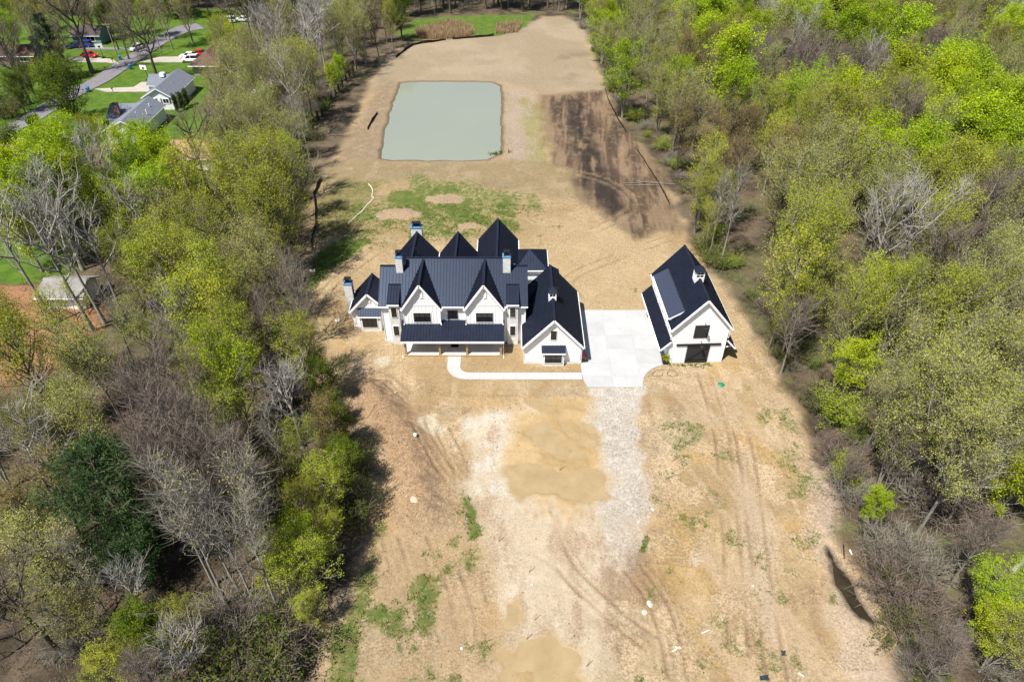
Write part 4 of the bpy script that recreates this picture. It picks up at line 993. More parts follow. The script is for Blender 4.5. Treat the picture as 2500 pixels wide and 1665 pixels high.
for s in range(2): make_tree('dark_bare', 700 + s, h=16, tr=.4, cb=.3, n1=12, a1=(.6, 1.1), L1=.42, nl=[0, 1400][s], ls=.16, leaf=leaf_olive, bark=bark_dark, twig=twig_brown, stems=1, n2=8, n3=10, L3=1.1, tw=.035, tipw=1.1)
make_tree('pine', 800, h=13, tr=.3, cb=.14, n1=34, a1=(1.0, 1.4), L1=.34, nl=24000, ls=.28, lj=.2, bark=bark_dark, twig=twig_brown, leaf=leaf_pine, lift=.18, prof='round', aspect=.28, out=True, n2=8, n3=5, L3=.6)
make_tree('spruce', 820, h=14, tr=.25, cb=.06, n1=46, a1=(1.25, 1.6), L1=.24, nl=12000, ls=.32, lj=.14, bark=bark_dark, twig=twig_brown, leaf=leaf_spruce, lift=-.05, prof='cone', aspect=.3, out=True, n2=7, n3=4, L3=.5)
make_tree('blossom', 830, h=9, tr=.2, cb=.2, n1=14, a1=(.6, 1.1), L1=.42, nl=5000, ls=.22, lj=.25, bark=bark_dark, twig=twig_brown, leaf=leaf_blossom)
make_tree('column', 840, h=4.2, tr=.08, cb=.03, n1=40, a1=(.25, .55), L1=.2, nl=3000, ls=.2, lj=.08, bark=bark_dark, twig=twig_olive, leaf=leaf_thuja, prof='flat', n2=5, n3=3, L3=.3)
make_tree('sapling', 841, h=1.9, tr=.04, cb=.03, n1=26, a1=(.3, .7), L1=.26, nl=700, ls=.15, lj=.05, bark=bark_dark, twig=twig_olive, leaf=leaf_thuja, prof='cone', n2=4, n3=3, L3=.18, tw=.02)
for s in range(2): make_bush('green_bush', 900 + s, 2.4, 3.6, 22, 3000, .17, twig_olive, leaf_green)
for s in range(2): make_bush('lime_bush', 910 + s, 2.3, 3.6, 22, 2800, .17, twig_olive, leaf_lime)
for s in range(2): make_bush('dark_bush', 920 + s, 2.7, 3.4, 22, 2800, .17, twig_brown, leaf_moss)
for s in range(3): make_bush('bare_bush', 930 + s, 2.9, 3.8, 40, 0, .2, twig_grey if s else twig_brown, None, .035)

KN = {'lime': ('leafy_tree', 'bright lime-green leafy tree'), 'green': ('broadleaf_tree', 'mid-green leafy tree'), 'budding': ('budding_tree', 'yellow-green budding tree'), 'olive': ('sparse_tree', 'pale olive thinly leafed tree'),
      'rusty': ('rusty_tree', 'rusty brown budding tree'), 'pale_bare': ('bare_tree', 'bare tree with pale grey limbs'), 'twiggy': ('twiggy_tree', 'bare brown twiggy tree'), 'slender': ('slender_tree', 'slender bare pale-stemmed tree'),
      'tall_bare': ('tall_tree', 'tall bare tree with long whitish trunk'), 'dark_bare': ('dark_tree', 'spreading tree with dark bare limbs'), 'pine': ('pine_tree', 'dark green pine'), 'spruce': ('spruce_tree', 'grey-green spruce'),
      'blossom': ('blossom_tree', 'pale blossoming tree'), 'column': ('columnar_shrub', 'dark columnar evergreen'), 'sapling': ('evergreen_sapling', 'small young evergreen'), 'green_bush': ('green_shrub', 'leafy green shrub'),
      'lime_bush': ('lime_shrub', 'bright green shrub'), 'dark_bush': ('undergrowth_shrub', 'dark green undergrowth shrub'), 'bare_bush': ('bare_shrub', 'bare twiggy shrub')}
TREES = []
_cnt = {}
trg = random.Random(5)
def plant(kind, x, y, hgt=None, label=None, sx=None, rz=None):
    k = _cnt.get(kind, 0); _cnt[kind] = k + 1
    tm_, cm_, h0 = PROTO[kind][k % len(PROTO[kind])] if trg.random() < .5 else trg.choice(PROTO[kind])
    s = (hgt / h0) if hgt else trg.uniform(.85, 1.15)
    o = bpy.data.objects.new(KN[kind][0], None); C.objects.link(o)
    o.location = (x, y, ground_z(x, y)); o.rotation_euler = (trg.uniform(-.03, .03), trg.uniform(-.03, .03), trg.uniform(0, 6.28) if rz is None else rz)
    w = (sx or (1.16 if kind == 'lime' and x > 0 else 1)) * trg.uniform(.95, 1.15)
    o.scale = (s * w, s * w, s)
    for m_ in (tm_, cm_):
        c_ = bpy.data.objects.new(m_.name.split('.')[0], m_); C.objects.link(c_); c_.parent = o
    TREES.append([o, kind, x, y, s * h0, label])
    return o
def at_crown(u, v, h, frac=.62):
    p = survey(u, v, h * frac); return p[0], p[1]

# ---- trees read off one by one (crown centre, kind, height, width factor)
def R1(x, y): return 1400 + x / 1.8445, y / 1.8445
def R2(x, y): return 1500 + x / 1.924, 850 + y / 1.924
def L1_(x, y): return x / 2.614, 300 + y / 2.614
def BL(x, y): return x / 1.924, 850 + y / 1.924
def TL(x, y): return x / 3.68, y / 3.68
def TM(x, y): return 480 + x / 3.733, y / 3.733
HAND = []
def hand(f, rows):
    for r in rows: HAND.append((*f(r[0], r[1]), *r[2:]))
hand(R1, [(60, 70, 'budding', 12), (160, 110, 'lime', 13, .7), (330, 110, 'olive', 17), (270, 210, 'olive', 17), (350, 290, 'olive', 16), (400, 350, 'budding', 15), (520, 120, 'lime', 16), (620, 110, 'lime', 17), (720, 50, 'lime', 17),
          (765, 140, 'lime', 14, .7), (860, 120, 'pale_bare', 17), (1015, 180, 'pale_bare', 17), (1030, 40, 'lime', 16), (1180, 60, 'lime', 18, 1.2), (940, 50, 'twiggy', 16), (715, 330, 'lime', 20, 1.05), (735, 430, 'lime', 15), (900, 360, 'olive', 16), (500, 290, 'rusty', 16),
          (480, 470, 'olive', 16), (400, 440, 'budding', 14), (570, 470, 'olive', 15), (1150, 320, 'twiggy', 16), (1070, 370, 'twiggy', 15), (1360, 310, 'pale_bare', 15), (1380, 160, 'lime', 17), (1490, 190, 'lime', 17), (1700, 60, 'rusty', 16), (1780, 110, 'olive', 16),
          (1870, 60, 'lime', 16), (1960, 170, 'lime', 16), (1860, 190, 'lime', 15), (1600, 80, 'olive', 16), (1600, 290, 'twiggy', 17), (1700, 220, 'twiggy', 16), (1880, 250, 'rusty', 16), (1050, 460, 'lime', 17), (1180, 480, 'lime', 17), (1140, 580, 'budding', 18, 1.25), (1010, 610, 'budding', 16), (1260, 600, 'budding', 16), (1400, 460, 'budding', 16), (1640, 430, 'lime', 17), (1760, 420, 'lime', 17), (1700, 500, 'lime', 15),
          (1950, 390, 'olive', 16), (1960, 490, 'lime', 17), (880, 540, 'budding', 16), (700, 590, 'rusty', 17), (620, 680, 'rusty', 16), (600, 780, 'budding', 15), (540, 860, 'budding', 13), (730, 800, 'rusty', 16), (640, 900, 'budding', 12), (1080, 760, 'olive', 19), (1200, 810, 'olive', 19), (960, 850, 'olive', 17), (1060, 900, 'olive', 18),
          (1420, 760, 'lime', 17), (1540, 770, 'lime', 16), (1330, 700, 'lime', 15), (1600, 640, 'olive', 17), (1480, 560, 'twiggy', 17), (1760, 640, 'lime', 18), (1880, 600, 'lime', 19), (1960, 700, 'lime', 18), (1850, 730, 'lime', 17), (1700, 850, 'budding', 18), (1590, 870, 'budding', 16), (1790, 880, 'budding', 17), (1930, 900, 'olive', 17), (1850, 1000, 'twiggy', 17), (1960, 1050, 'olive', 16),
          (1400, 1060, 'pale_bare', 19), (1540, 1050, 'pale_bare', 18), (720, 940, 'slender', 17), (660, 930, 'slender', 15), (540, 1080, 'green_bush', 4), (590, 1150, 'green_bush', 3.4), (500, 1010, 'budding', 9), (980, 1100, 'budding', 18), (1080, 1200, 'budding', 19), (950, 1280, 'budding', 17), (1130, 1050, 'budding', 18), (1000, 1400, 'budding', 13), (1380, 1330, 'lime', 13), (1280, 1420, 'budding', 15), (1480, 1370, 'budding', 15), (1700, 1180, 'twiggy', 17), (1780, 1300, 'olive', 18), (1930, 1280, 'olive', 17), (1620, 1130, 'budding', 16), (1820, 1480, 'olive', 16), (1650, 1450, 'budding', 16), (1950, 1430, 'olive', 16), (850, 1500, 'twiggy', 11)])
hand(R2, [(1110, 60, 'lime', 9), (1060, 260, 'lime_bush', 4), (1110, 290, 'lime_bush', 3.5), (1420, 110, 'olive', 17), (1600, 80, 'olive', 18), (1720, 180, 'olive', 18), (1280, 260, 'olive', 16), (1500, 300, 'olive', 18), (1380, 380, 'olive', 15), (1650, 390, 'olive', 18), (1850, 230, 'olive', 17), (1830, 420, 'olive', 17), (1620, 560, 'olive', 17, 1.1), (1740, 560, 'pale_bare', 14), (1900, 640, 'lime', 10), (1230, 740, 'lime', 5.5, 1.1), (1080, 560, 'twiggy', 7), (1060, 480, 'bare_bush', 3.5),
          (1120, 640, 'bare_bush', 3.5), (1430, 980, 'bare_bush', 4.2), (1350, 1060, 'bare_bush', 4.5), (1800, 1150, 'lime', 8), (1850, 1370, 'budding', 9), (1770, 1300, 'lime', 6.5), (1560, 1480, 'twiggy', 8), (1320, 1320, 'dark_bush', 3), (1450, 1220, 'bare_bush', 4), (1650, 700, 'bare_bush', 5), (1300, 900, 'bare_bush', 3.5), (1700, 950, 'twiggy', 10), (1350, 520, 'twiggy', 10), (1500, 640, 'bare_bush', 5)])
hand(L1_, [(120, 270, 'green', 14), (260, 250, 'lime', 14), (470, 170, 'lime', 13), (590, 60, 'lime', 9), (620, 340, 'pale_bare', 17), (440, 330, 'lime', 15), (300, 430, 'lime', 15), (520, 430, 'lime', 14), (660, 520, 'green', 13), (820, 540, 'lime', 13), (110, 640, 'lime', 14), (420, 650, 'green', 12), (20, 430, 'lime', 15), (760, 200, 'lime', 12), (1180, 450, 'lime', 12), (330, 150, 'lime', 12), (960, 250, 'lime', 15), (1080, 330, 'lime', 15), (980, 480, 'lime', 14), (900, 400, 'green', 13), (160, 420, 'lime', 15), (60, 560, 'lime', 14), (350, 560, 'pale_bare', 17), (200, 520, 'lime', 15), (1250, 170, 'dark_bare', 16), (1400, 120, 'olive', 16), (1530, 80, 'olive', 16), (1370, 300, 'olive', 13),
           (1600, 420, 'budding', 19), (1760, 430, 'budding', 20), (1680, 640, 'budding', 17), (1850, 600, 'olive', 15), (1240, 680, 'budding', 13), (1380, 700, 'budding', 12), (1000, 950, 'budding', 15), (880, 1000, 'budding', 13), (1170, 940, 'budding', 15), (1350, 1050, 'budding', 15), (1480, 1090, 'budding', 14), (1250, 1230, 'budding', 15), (1400, 1280, 'budding', 15), (1520, 1400, 'budding', 13), (1100, 1280, 'pale_bare', 14), (950, 1330, 'olive', 12), (1640, 1360, 'twiggy', 11), (1700, 1230, 'twiggy', 10),
           (80, 780, 'tall_bare', 21), (200, 760, 'tall_bare', 20), (330, 800, 'tall_bare', 22), (430, 780, 'tall_bare', 21), (620, 860, 'tall_bare', 18), (720, 1240, 'slender', 13), (1030, 620, 'dark_bare', 13), (860, 620, 'tall_bare', 17), (1850, 870, 'olive', 10)])
hand(BL, [(500, 690, 'pine', 15.5, 1.05), (620, 930, 'pine', 8, 1.2), (760, 240, 'twiggy', 15), (680, 330, 'twiggy', 15), (880, 330, 'twiggy', 14), (850, 480, 'twiggy', 16), (960, 560, 'twiggy', 15), (1080, 150, 'lime', 15, .75), (1090, 330, 'budding', 12), (1000, 110, 'budding', 15), (1550, 370, 'rusty', 10), (1400, 490, 'budding', 10), (1540, 670, 'budding', 10), (1440, 720, 'budding', 9), (1390, 930, 'lime', 9), (1460, 1020, 'budding', 9), (1320, 1040, 'budding', 10),
          (830, 760, 'slender', 19), (900, 870, 'slender', 18), (980, 830, 'slender', 19), (1060, 900, 'slender', 17), (1130, 800, 'slender', 18), (1200, 720, 'slender', 17), (1190, 950, 'slender', 17), (1230, 850, 'slender', 16), (1280, 430, 'slender', 13), (1360, 250, 'pale_bare', 12), (1120, 560, 'slender', 14), (1150, 640, 'twiggy', 14), (700, 1330, 'green', 8), (860, 1300, 'budding', 8), (640, 1430, 'budding', 7), (850, 1420, 'pale_bare', 9), (230, 660, 'rusty', 12), (120, 800, 'rusty', 11), (330, 330, 'olive', 12), (420, 400, 'olive', 13), (210, 400, 'budding', 12), (100, 500, 'pale_bare', 13),
          (180, 1000, 'olive', 12), (380, 1100, 'slender', 13), (100, 1230, 'dark_bare', 12), (330, 1220, 'olive', 10), (600, 1150, 'pale_bare', 9), (1660, 720, 'dark_bush', 4), (1600, 560, 'dark_bush', 4), (1640, 440, 'dark_bush', 3.5), (1100, 1230, 'bare_bush', 5), (1250, 1330, 'bare_bush', 4.5), (1400, 1280, 'dark_bush', 4), (1500, 1230, 'budding', 6), (980, 1500, 'dark_bush', 5), (1150, 1480, 'dark_bush', 5), (700, 1540, 'twiggy', 8), (500, 1500, 'budding', 7), (400, 980, 'pine', 5.5, 1.2), (1000, 230, 'olive', 14), (930, 650, 'twiggy', 15), (760, 600, 'twiggy', 15), (1560, 860, 'budding', 7), (1330, 640, 'dark_bush', 5)])
hand(TL, [(70, 160, 'lime', 15), (60, 300, 'lime', 13), (60, 850, 'dark_bush', 6), (100, 480, 'dark_bare', 15), (380, 330, 'spruce', 17), (500, 360, 'dark_bare', 10), (640, 160, 'dark_bare', 22, 1.1), (760, 130, 'blossom', 9), (860, 150, 'blossom', 8), (1290, 330, 'dark_bare', 17, 1.1), (1150, 220, 'dark_bare', 12), (1420, 570, 'spruce', 8, 1.2), (620, 820, 'green', 15, 1.25), (480, 760, 'lime', 13), (330, 420, 'spruce', 9), (200, 120, 'rusty', 16), (320, 60, 'rusty', 15), (480, 150, 'olive', 14), (1560, 210, 'olive', 19), (1700, 200, 'olive', 18), (1850, 150, 'olive', 18), (1450, 110, 'olive', 16), (1300, 100, 'lime', 12), (1020, 80, 'olive', 13), (930, 170, 'green', 9), (130, 800, 'green', 9), (2050, 330, 'budding', 12), (1950, 290, 'lime', 10), (2010, 420, 'olive', 14), (2280, 40, 'green', 16), (2050, 60, 'dark_bare', 14), (2200, 90, 'dark_bare', 14), (1650, 80, 'olive', 15), (30, 60, 'twiggy', 15), (780, 60, 'rusty', 16), (1150, 40, 'olive', 14), (150, 650, 'dark_bare', 12), (250, 700, 'green', 8), (560, 520, 'rusty', 9), (1080, 300, 'dark_bare', 11), (1750, 330, 'olive', 14), (1400, 60, 'olive', 15), (900, 40, 'olive', 15), (540, 40, 'olive', 15), (200, 20, 'green', 14), (30, 420, 'dark_bare', 14), (260, 260, 'olive', 15), (1000, 260, 'dark_bare', 9), (20, 950, 'dark_bush', 5), (1100, 150, 'olive', 13), (420, 620, 'dark_bush', 4)])
hand(TM, [(830, 180, 'olive', 15), (720, 330, 'pale_bare', 20, 1.1), (940, 330, 'pale_bare', 20, 1.1), (1110, 250, 'pale_bare', 18), (600, 370, 'pale_bare', 17), (300, 380, 'lime', 11), (500, 560, 'olive', 16), (320, 780, 'olive', 17), (420, 640, 'olive', 16), (180, 900, 'olive', 15), (620, 800, 'olive', 15), (850, 800, 'tall_bare', 19), (930, 760, 'olive', 17), (760, 760, 'olive', 16), (1040, 640, 'twiggy', 14), (1270, 280, 'olive', 15), (1400, 260, 'olive', 17), (1500, 240, 'olive', 16), (1640, 200, 'rusty', 15), (1300, 640, 'lime', 7.5), (1230, 700, 'lime', 7), (1780, 200, 'budding', 12), (1850, 110, 'green', 13), (640, 1100, 'olive', 14), (400, 1120, 'dark_bare', 15), (330, 1260, 'dark_bare', 13), (900, 1080, 'slender', 14), (960, 1120, 'slender', 13), (860, 1220, 'dark_bare', 9), (1350, 120, 'olive', 16), (1560, 80, 'rusty', 16), (1000, 60, 'budding', 15), (720, 60, 'lime', 14), (520, 100, 'rusty', 13), (540, 950, 'olive', 15), (1700, 60, 'twiggy', 16)])
pts = []
BLOCK = [(-25, 10.5, 66, 92), (19, 31, 66, 83), (-90, -75, 137, 198), (-68, -57, 124.5, 133), (-70, -60, 78, 86.5), (9, 20, 60, 82)]
def free(x, y, m=0):
    return not any(a - m < x < b_ + m and c_ - m < y < d_ + m for a, b_, c_, d_ in BLOCK)
CLP = np.asarray(CLEAR)
def sd1(x, y, P): return float(poly_sd(np.array([x]), np.array([y]), P)[0])
for r in HAND:
    u, v, kind, hh = r[:4]; sx = r[4] if len(r) > 4 else None
    x, y = at_crown(u, v, hh)
    d = sd1(x, y, CLP)
    if d > -.8 and x > -45:                                   # keep trunks out of the cleared ground
        for _ in range(40):
            x += .5 * (1 if x > 2 else -1) if y < 225 else 0; y += .6 if y >= 225 else 0
            if sd1(x, y, CLP) < -.8: break
    if not free(x, y): continue
    plant(kind, x, y, hh, None, sx); pts.append((x, y, kind, hh))
# ---- the rest of the woods, filled between them
WOOD_R = [tuple(p) for p in VP((1290, 38), (1335, 60), (1365, 130), (1390, 200), (1440, 300), (1510, 380), (1560, 470), (1600, 580), (1690, 660), (1740, 750), (1780, 850), (1860, 960), (1900, 1060), (1915, 1180), (1970, 1300), (2030, 1400), (2070, 1600))] + [(75, 22), (215, 262), (230, 330), (20, 330)]
WOOD_L = [tuple(p) for p in VP((690, 1600), (790, 1330), (840, 1200), (840, 1080), (790, 950), (690, 850), (630, 800), (590, 760), (630, 680), (690, 590), (700, 480), (720, 400), (730, 330), (780, 200), (860, 110), (930, 50), (930, 30))] + [(-50, 285), (-70, 240), (-66, 200), (-64, 160), (-62, 130), (-72, 112), (-80, 60), (-48, 22)]
WOOD_T = [tuple(p) for p in VP((890, 62), (940, 44), (1040, 33), (1150, 29), (1245, 28), (1290, 31), (1330, 34))] + [(30, 275), (-190, 275), (-190, 240), (-120, 236), (-75, 236)]
SHED_YARD = VP((-120, 560), (230, 600), (245, 690), (235, 770), (120, 860), (60, 900), (-120, 900))
frg = np.random.RandomState(3)
def fill(poly, tries, dmin, far_extra, prob_local, mix):
    P = np.asarray(poly); x0, y0 = P.min(0); x1, y1 = P.max(0)
    for _ in range(tries):
        x, y = frg.uniform(x0, x1), frg.uniform(y0, y1)
        if sd1(x, y, P) < .3 or not free(x, y, 2): continue
        if x < 0 and sd1(x, y, SHED_YARD) > -2: continue
        p = in_view(x, y, 10)
        if p is None or not (-110 < p[0] < 2610 and p[1] < 1800): continue
        if in_view(x, y, 0)[1] < -6: continue
        dd = dmin + far_extra * max(0, y - 120) / 100
        A = np.array([(q[0], q[1]) for q in pts]); d = np.hypot(A[:, 0] - x, A[:, 1] - y)
        if d.min() < dd: continue
        if frg.rand() < prob_local:
            near = [pts[i] for i in np.argsort(d)[:4] if pts[i][2] in mix]
            kind = near[frg.randint(len(near))][2] if near else mix[frg.randint(len(mix))]
        else: kind = mix[frg.randint(len(mix))]
        hh = frg.uniform(12, 17)
        pt = in_view(x, y, hh)
        if x < -20 and y < 205 and pt[0] < 520 and pt[1] < 350: continue
        plant(kind, x, y, hh); pts.append((x, y, kind, hh))
fill(WOOD_R, 2600, 5.6, 1.8, .7, ['lime', 'lime', 'lime', 'budding', 'budding', 'olive', 'olive', 'twiggy', 'rusty'])
fill(WOOD_L, 1500, 5.2, 1.6, .7, ['olive', 'twiggy', 'budding', 'slender', 'olive', 'twiggy', 'rusty'])
fill(WOOD_T, 1500, 3.0, .8, .2, ['green', 'twiggy', 'olive', 'green', 'dark_bare', 'slender'])
for q, k_, h_ in (((700, 800), 'twiggy', 13), ((722, 868), 'twiggy', 12), ((640, 745), 'olive', 16), ((668, 640), 'budding', 17), ((690, 560), 'olive', 15)): plant(k_, *V(*q)[:2], h_)
for q in ((772, 985), (788, 1030), (752, 930), (800, 1085), (812, 1130)): plant('green', *V(*q)[:2], trg.uniform(5, 8))
# ---- shrubs along the wood edges and in the gaps
def fringe(poly, n, off, kinds, hr, close=False):
    P = np.asarray(poly); seg = np.hypot(*np.diff(P, axis=0).T); cum = np.concatenate([[0], np.cumsum(seg)])
    for k in range(n):
        t = (k + frg.rand()) / n * cum[-1]; i = min(np.searchsorted(cum, t) - 1, len(P) - 2); i = max(i, 0); f = (t - cum[i]) / seg[i]
        x, y = P[i] + (P[i + 1] - P[i]) * f; x += off[0] + frg.rand() * off[1]; y += frg.normal() * .8
        if not free(x, y, 1): continue
        if sd1(x, y, CLP) > -.3: continue
        plant(kinds[frg.randint(len(kinds))], x, y, frg.uniform(*hr))
fringe(WOOD_R[1:17], 52, (.5, 5), ['dark_bush', 'bare_bush', 'bare_bush', 'lime_bush', 'green_bush'], (1.4, 3.2))
fringe(WOOD_L[:15], 46, (-5.5, 5), ['dark_bush', 'bare_bush', 'dark_bush', 'green_bush', 'bare_bush'], (1.4, 3.2))
for k in range(75):                                           # undergrowth shrubs in the near woods
    for _ in range(30):
        if k % 2: x, y = frg.uniform(30, 60), frg.uniform(24, 75)
        else: x, y = frg.uniform(-62, -18), frg.uniform(24, 80)
        if sd1(x, y, CLP) < -1.5 and free(x, y, 2) and sd1(x, y, SHED_YARD) < -1: break
    plant(['bare_bush', 'dark_bush', 'bare_bush', 'dark_bush', 'green_bush'][k % 5], x, y, frg.uniform(1.2, 3.0))
for k in range(19):                                           # row of young evergreens beside the field
    t = k / 18; p = survey(868 - 150 * t + frg.normal() * 2, 178 + 212 * t); 
    if True: plant('sapling', p[0] - .5, p[1], frg.uniform(1.5, 2.4))
for u, v in ((352, 1240), (384, 1230), (412, 1225)): plant('column', *survey(u / 3.68, v / 3.68 + 12)[:2], 5.0)
for x, y in ((-77.9, 156.6), (-77.2, 158.4), (-76.8, 160.3)): plant('column', x, y, 3.6)

# ================================================================== NEIGHBOURHOOD
asphalt = mat('grey_asphalt', (0.155, 0.15, 0.165), rough=.9, var=.12, vscale=.6, bump=.1, bscale=20)
old_conc = mat('tan_concrete', (0.34, 0.31, 0.27), rough=.9, var=.12, vscale=.5)
grey_shingle = mat('grey_shingle', (0.14, 0.155, 0.19), rough=.9, var=.15, vscale=1.2, stretch=(1, 1, 3), bump=.3, bscale=6)
brown_shingle = mat('brown_shingle', (0.105, 0.062, 0.048), rough=.9, var=.2, vscale=1.2, bump=.3, bscale=6)
dark_shingle = mat('dark_shingle', (0.075, 0.065, 0.065), rough=.9, var=.2, vscale=1.2, bump=.3, bscale=6)
tan_shingle = mat('orange_tan_shingle', (0.30, 0.19, 0.11), rough=.9, var=.2, vscale=1.0, bump=.3, bscale=6)
pale_shingle = mat('pale_grey_shingle', (0.215, 0.205, 0.20), rough=.9, var=.2, vscale=.8, bump=.3, bscale=6)
white_clap = mat('white_clapboard', (0.78, 0.79, 0.80), rough=.6, var=.03, vscale=2)
teal_clap = mat('teal_clapboard', (0.16, 0.25, 0.27), rough=.7, var=.1, vscale=2)
tan_brick = brick_mat('tan_brick', (0.42, 0.32, 0.26), (0.36, 0.26, 0.2), (0.4, 0.36, 0.32), 1.0, .3, .1)
red_brick = brick_mat('red_brick', (0.28, 0.085, 0.055), (0.22, 0.07, 0.05), (0.3, 0.25, 0.22), 1.0, .3, .1)
shutter = mat('slate_shutter', (0.05, 0.06, 0.09), rough=.6)
def strip(name, pts, hw, z, m, label):
    mb = MB(); vs = []
    for i, p in enumerate(pts):
        a, b_ = pts[max(i - 1, 0)], pts[min(i + 1, len(pts) - 1)]; tx, ty = b_[0] - a[0], b_[1] - a[1]; l = math.hypot(tx, ty)
        w = hw[i] if isinstance(hw, (list, tuple)) else hw
        vs += [(p[0] - ty / l * w, p[1] + tx / l * w, z), (p[0] + ty / l * w, p[1] - tx / l * w, z)]
    mb.add(vs, [(2 * i, 2 * i + 1, 2 * i + 3, 2 * i + 2) for i in range(len(pts) - 1)])
    return tag(mb.build(name, m), label, kind='structure')
def T(x, y, z=0.0): return survey(x / 3.68, y / 3.68, z)
rp = [T(*p)[:2] for p in ((-500, 1440), (-200, 1300), (0, 1200), (270, 1070), (480, 935), (700, 820), (900, 720), (1110, 580), (1300, 460), (1420, 380), (1540, 310), (1650, 262), (1800, 235))]
strip('road', rp, [2.7] * 10 + [3.2, 4.0, 4.0], .02, asphalt, 'grey asphalt street running between the neighbours')
def pave(name, pts, m, z, label):
    mb = MB(); mb.prism([(*T(*p)[:2], -.3) for p in pts], (0, 0, .3 + z)); return tag(mb.build(name, m), label, kind='structure')
pave('neighbour_driveway', ((850, 800), (1200, 785), (1270, 740), (1345, 740), (1420, 790), (1330, 826), (960, 828)), old_conc, .035, 'tan concrete driveway to the upper grey-roofed house')
pave('neighbour_driveway', ((1250, 560), (1430, 515), (1660, 510), (1720, 562)), old_conc, .031, 'pale driveway with two white cars')
pave('neighbour_driveway', ((600, 530), (760, 508), (1010, 535), (1075, 580), (960, 563), (600, 556)), old_conc, .033, 'driveway with the red car')
pave('neighbour_driveway', ((60, 1270), (190, 1213), (330, 1222), (720, 1222), (700, 1252), (250, 1264)), old_conc, .029, 'narrow driveway to the lower grey-roofed house')
pave('neighbour_driveway', ((640, 440), (900, 425), (1200, 432), (1190, 446), (900, 450)), asphalt, .027, 'long driveway under the dark trees')
def shingle_gable_y(root, x0, x1, y0, y1, ze, zr, rm, wm_, ov=.45, xr=None, gable_mat=None):
    xr = xr or (x0 + x1) / 2
    MB().prism([(x0, y0, -.3), (x1, y0, -.3), (x1, y0, ze), (xr, y0, zr - .2), (x0, y0, ze)], (0, y1 - y0, 0)).build('wall', wm_, root)
    slope(root, [(x0 - ov, y0 - .4, ze - .1), (x0 - ov, y1 + .4, ze - .1), (xr, y1 + .4, zr), (xr, y0 - .4, zr)], m=rm, seams=False)
    slope(root, [(x1 + ov, y1 + .4, ze - .1), (x1 + ov, y0 - .4, ze - .1), (xr, y0 - .4, zr), (xr, y1 + .4, zr)], m=rm, seams=False)
    for xe in (x0 - ov, x1 + ov): MB().beam((xe, y0 - .42, ze - .24), (xr, y0 - .42, zr - .14), .06, .2).build('rake_board', white_trim, root); MB().beam((xe, y0 - .4, ze - .2), (xe, y1 + .4, ze - .2), .12, .12).build('gutter', white_trim, root)
def shingle_gable_x(root, x0, x1, y0, y1, ze, zr, rm, wm_, ov=.4):
    yr = (y0 + y1) / 2
    MB().prism([(x0, y0, -.3), (x0, y1, -.3), (x0, y1, ze), (x0, yr, zr - .2), (x0, y0, ze)], (x1 - x0, 0, 0)).build('wall', wm_, root)
    slope(root, [(x0 - .35, y0 - ov, ze - .1), (x1 + .35, y0 - ov, ze - .1), (x1 + .35, yr, zr), (x0 - .35, yr, zr)], m=rm, seams=False)
    slope(root, [(x1 + .35, y1 + ov, ze - .1), (x0 - .35, y1 + ov, ze - .1), (x0 - .35, yr, zr), (x1 + .35, yr, zr)], m=rm, seams=False)
    MB().beam((x0 - .35, y0 - ov, ze - .2), (x1 + .35, y0 - ov, ze - .2), .12, .14).build('gutter', white_trim, root)
def shuttered(root, x0, x1, z0, z1, y):
    window(root, x0, x1, z0, z1, y, 2, 2, fm=white_trim)
    for a, b_ in ((x0 - .48, x0 - .12), (x1 + .12, x1 + .48)): MB().box(a, b_, y - .06, y - .002, z0, z1).build('shutter', shutter, root)
h1 = thing('ranch_house', (-82.5, 158.5, 0), label='white ranch house with grey roof and two shuttered gable windows, upper', cat='house', group='grey-roofed ranch houses')
shingle_gable_y(h1, -85.6, -79.0, 158.2, 171.6, 2.9, 5.0, grey_shingle, white_clap, xr=-82.0)
shingle_gable_x(h1, -88.0, -83.0, 166.6, 172.2, 2.8, 4.45, grey_shingle, white_clap)
shuttered(h1, -84.4, -83.0, 1.4, 2.5, 158.2); shuttered(h1, -81.3, -79.9, 1.4, 2.5, 158.2)
MB().box(-85.3, -84.3, 168.2, 169.4, 4.1, 4.9).build('roof_unit', white_trim, h1)
h2 = thing('ranch_house', (-82.3, 139.3, 0), label='white ranch house with grey roof and brick chimney, lower', cat='house', group='grey-roofed ranch houses')
shingle_gable_y(h2, -85.7, -78.9, 139.3, 153, 2.9, 4.85, grey_shingle, white_clap, xr=-81.6)
shingle_gable_x(h2, -88.2, -82.0, 146, 152.4, 2.75, 4.75, grey_shingle, white_clap)
c_ = MB().box(-86.6, -85.5, 146.3, 147.1, 2.5, 5.6).build('chimney', red_brick, h2); MB().box(-86.68, -85.42, 146.22, 147.18, 5.601, 5.72).build('chimney_cap', black_metal, c_)
window(h2, -86.6, -85.9, .9, 2.2, 145.98, 1, fm=white_trim); window(h2, -83.5, -82.3, 1.0, 2.2, 139.3, 2, fm=white_trim)
for x, y in ((-80.2, 149.5), (-79.4, 146), (-81.0, 144.5)): MB().tube([(x, y, 3.6), (x, y, 4.6)], .1, 8).build('vent_pipe', white_trim, h2)
h3 = thing('hipped_house', (-79.8, 181.8, 0), label='tan brick house with dark brown hipped roof', cat='house')
MB().box(-83.0, -76.4, 181.9, 196, -.3, 2.6).build('wall', tan_brick, h3)
r0, r1 = (-79.7, 185.2, 5.1), (-79.7, 193, 5.1)
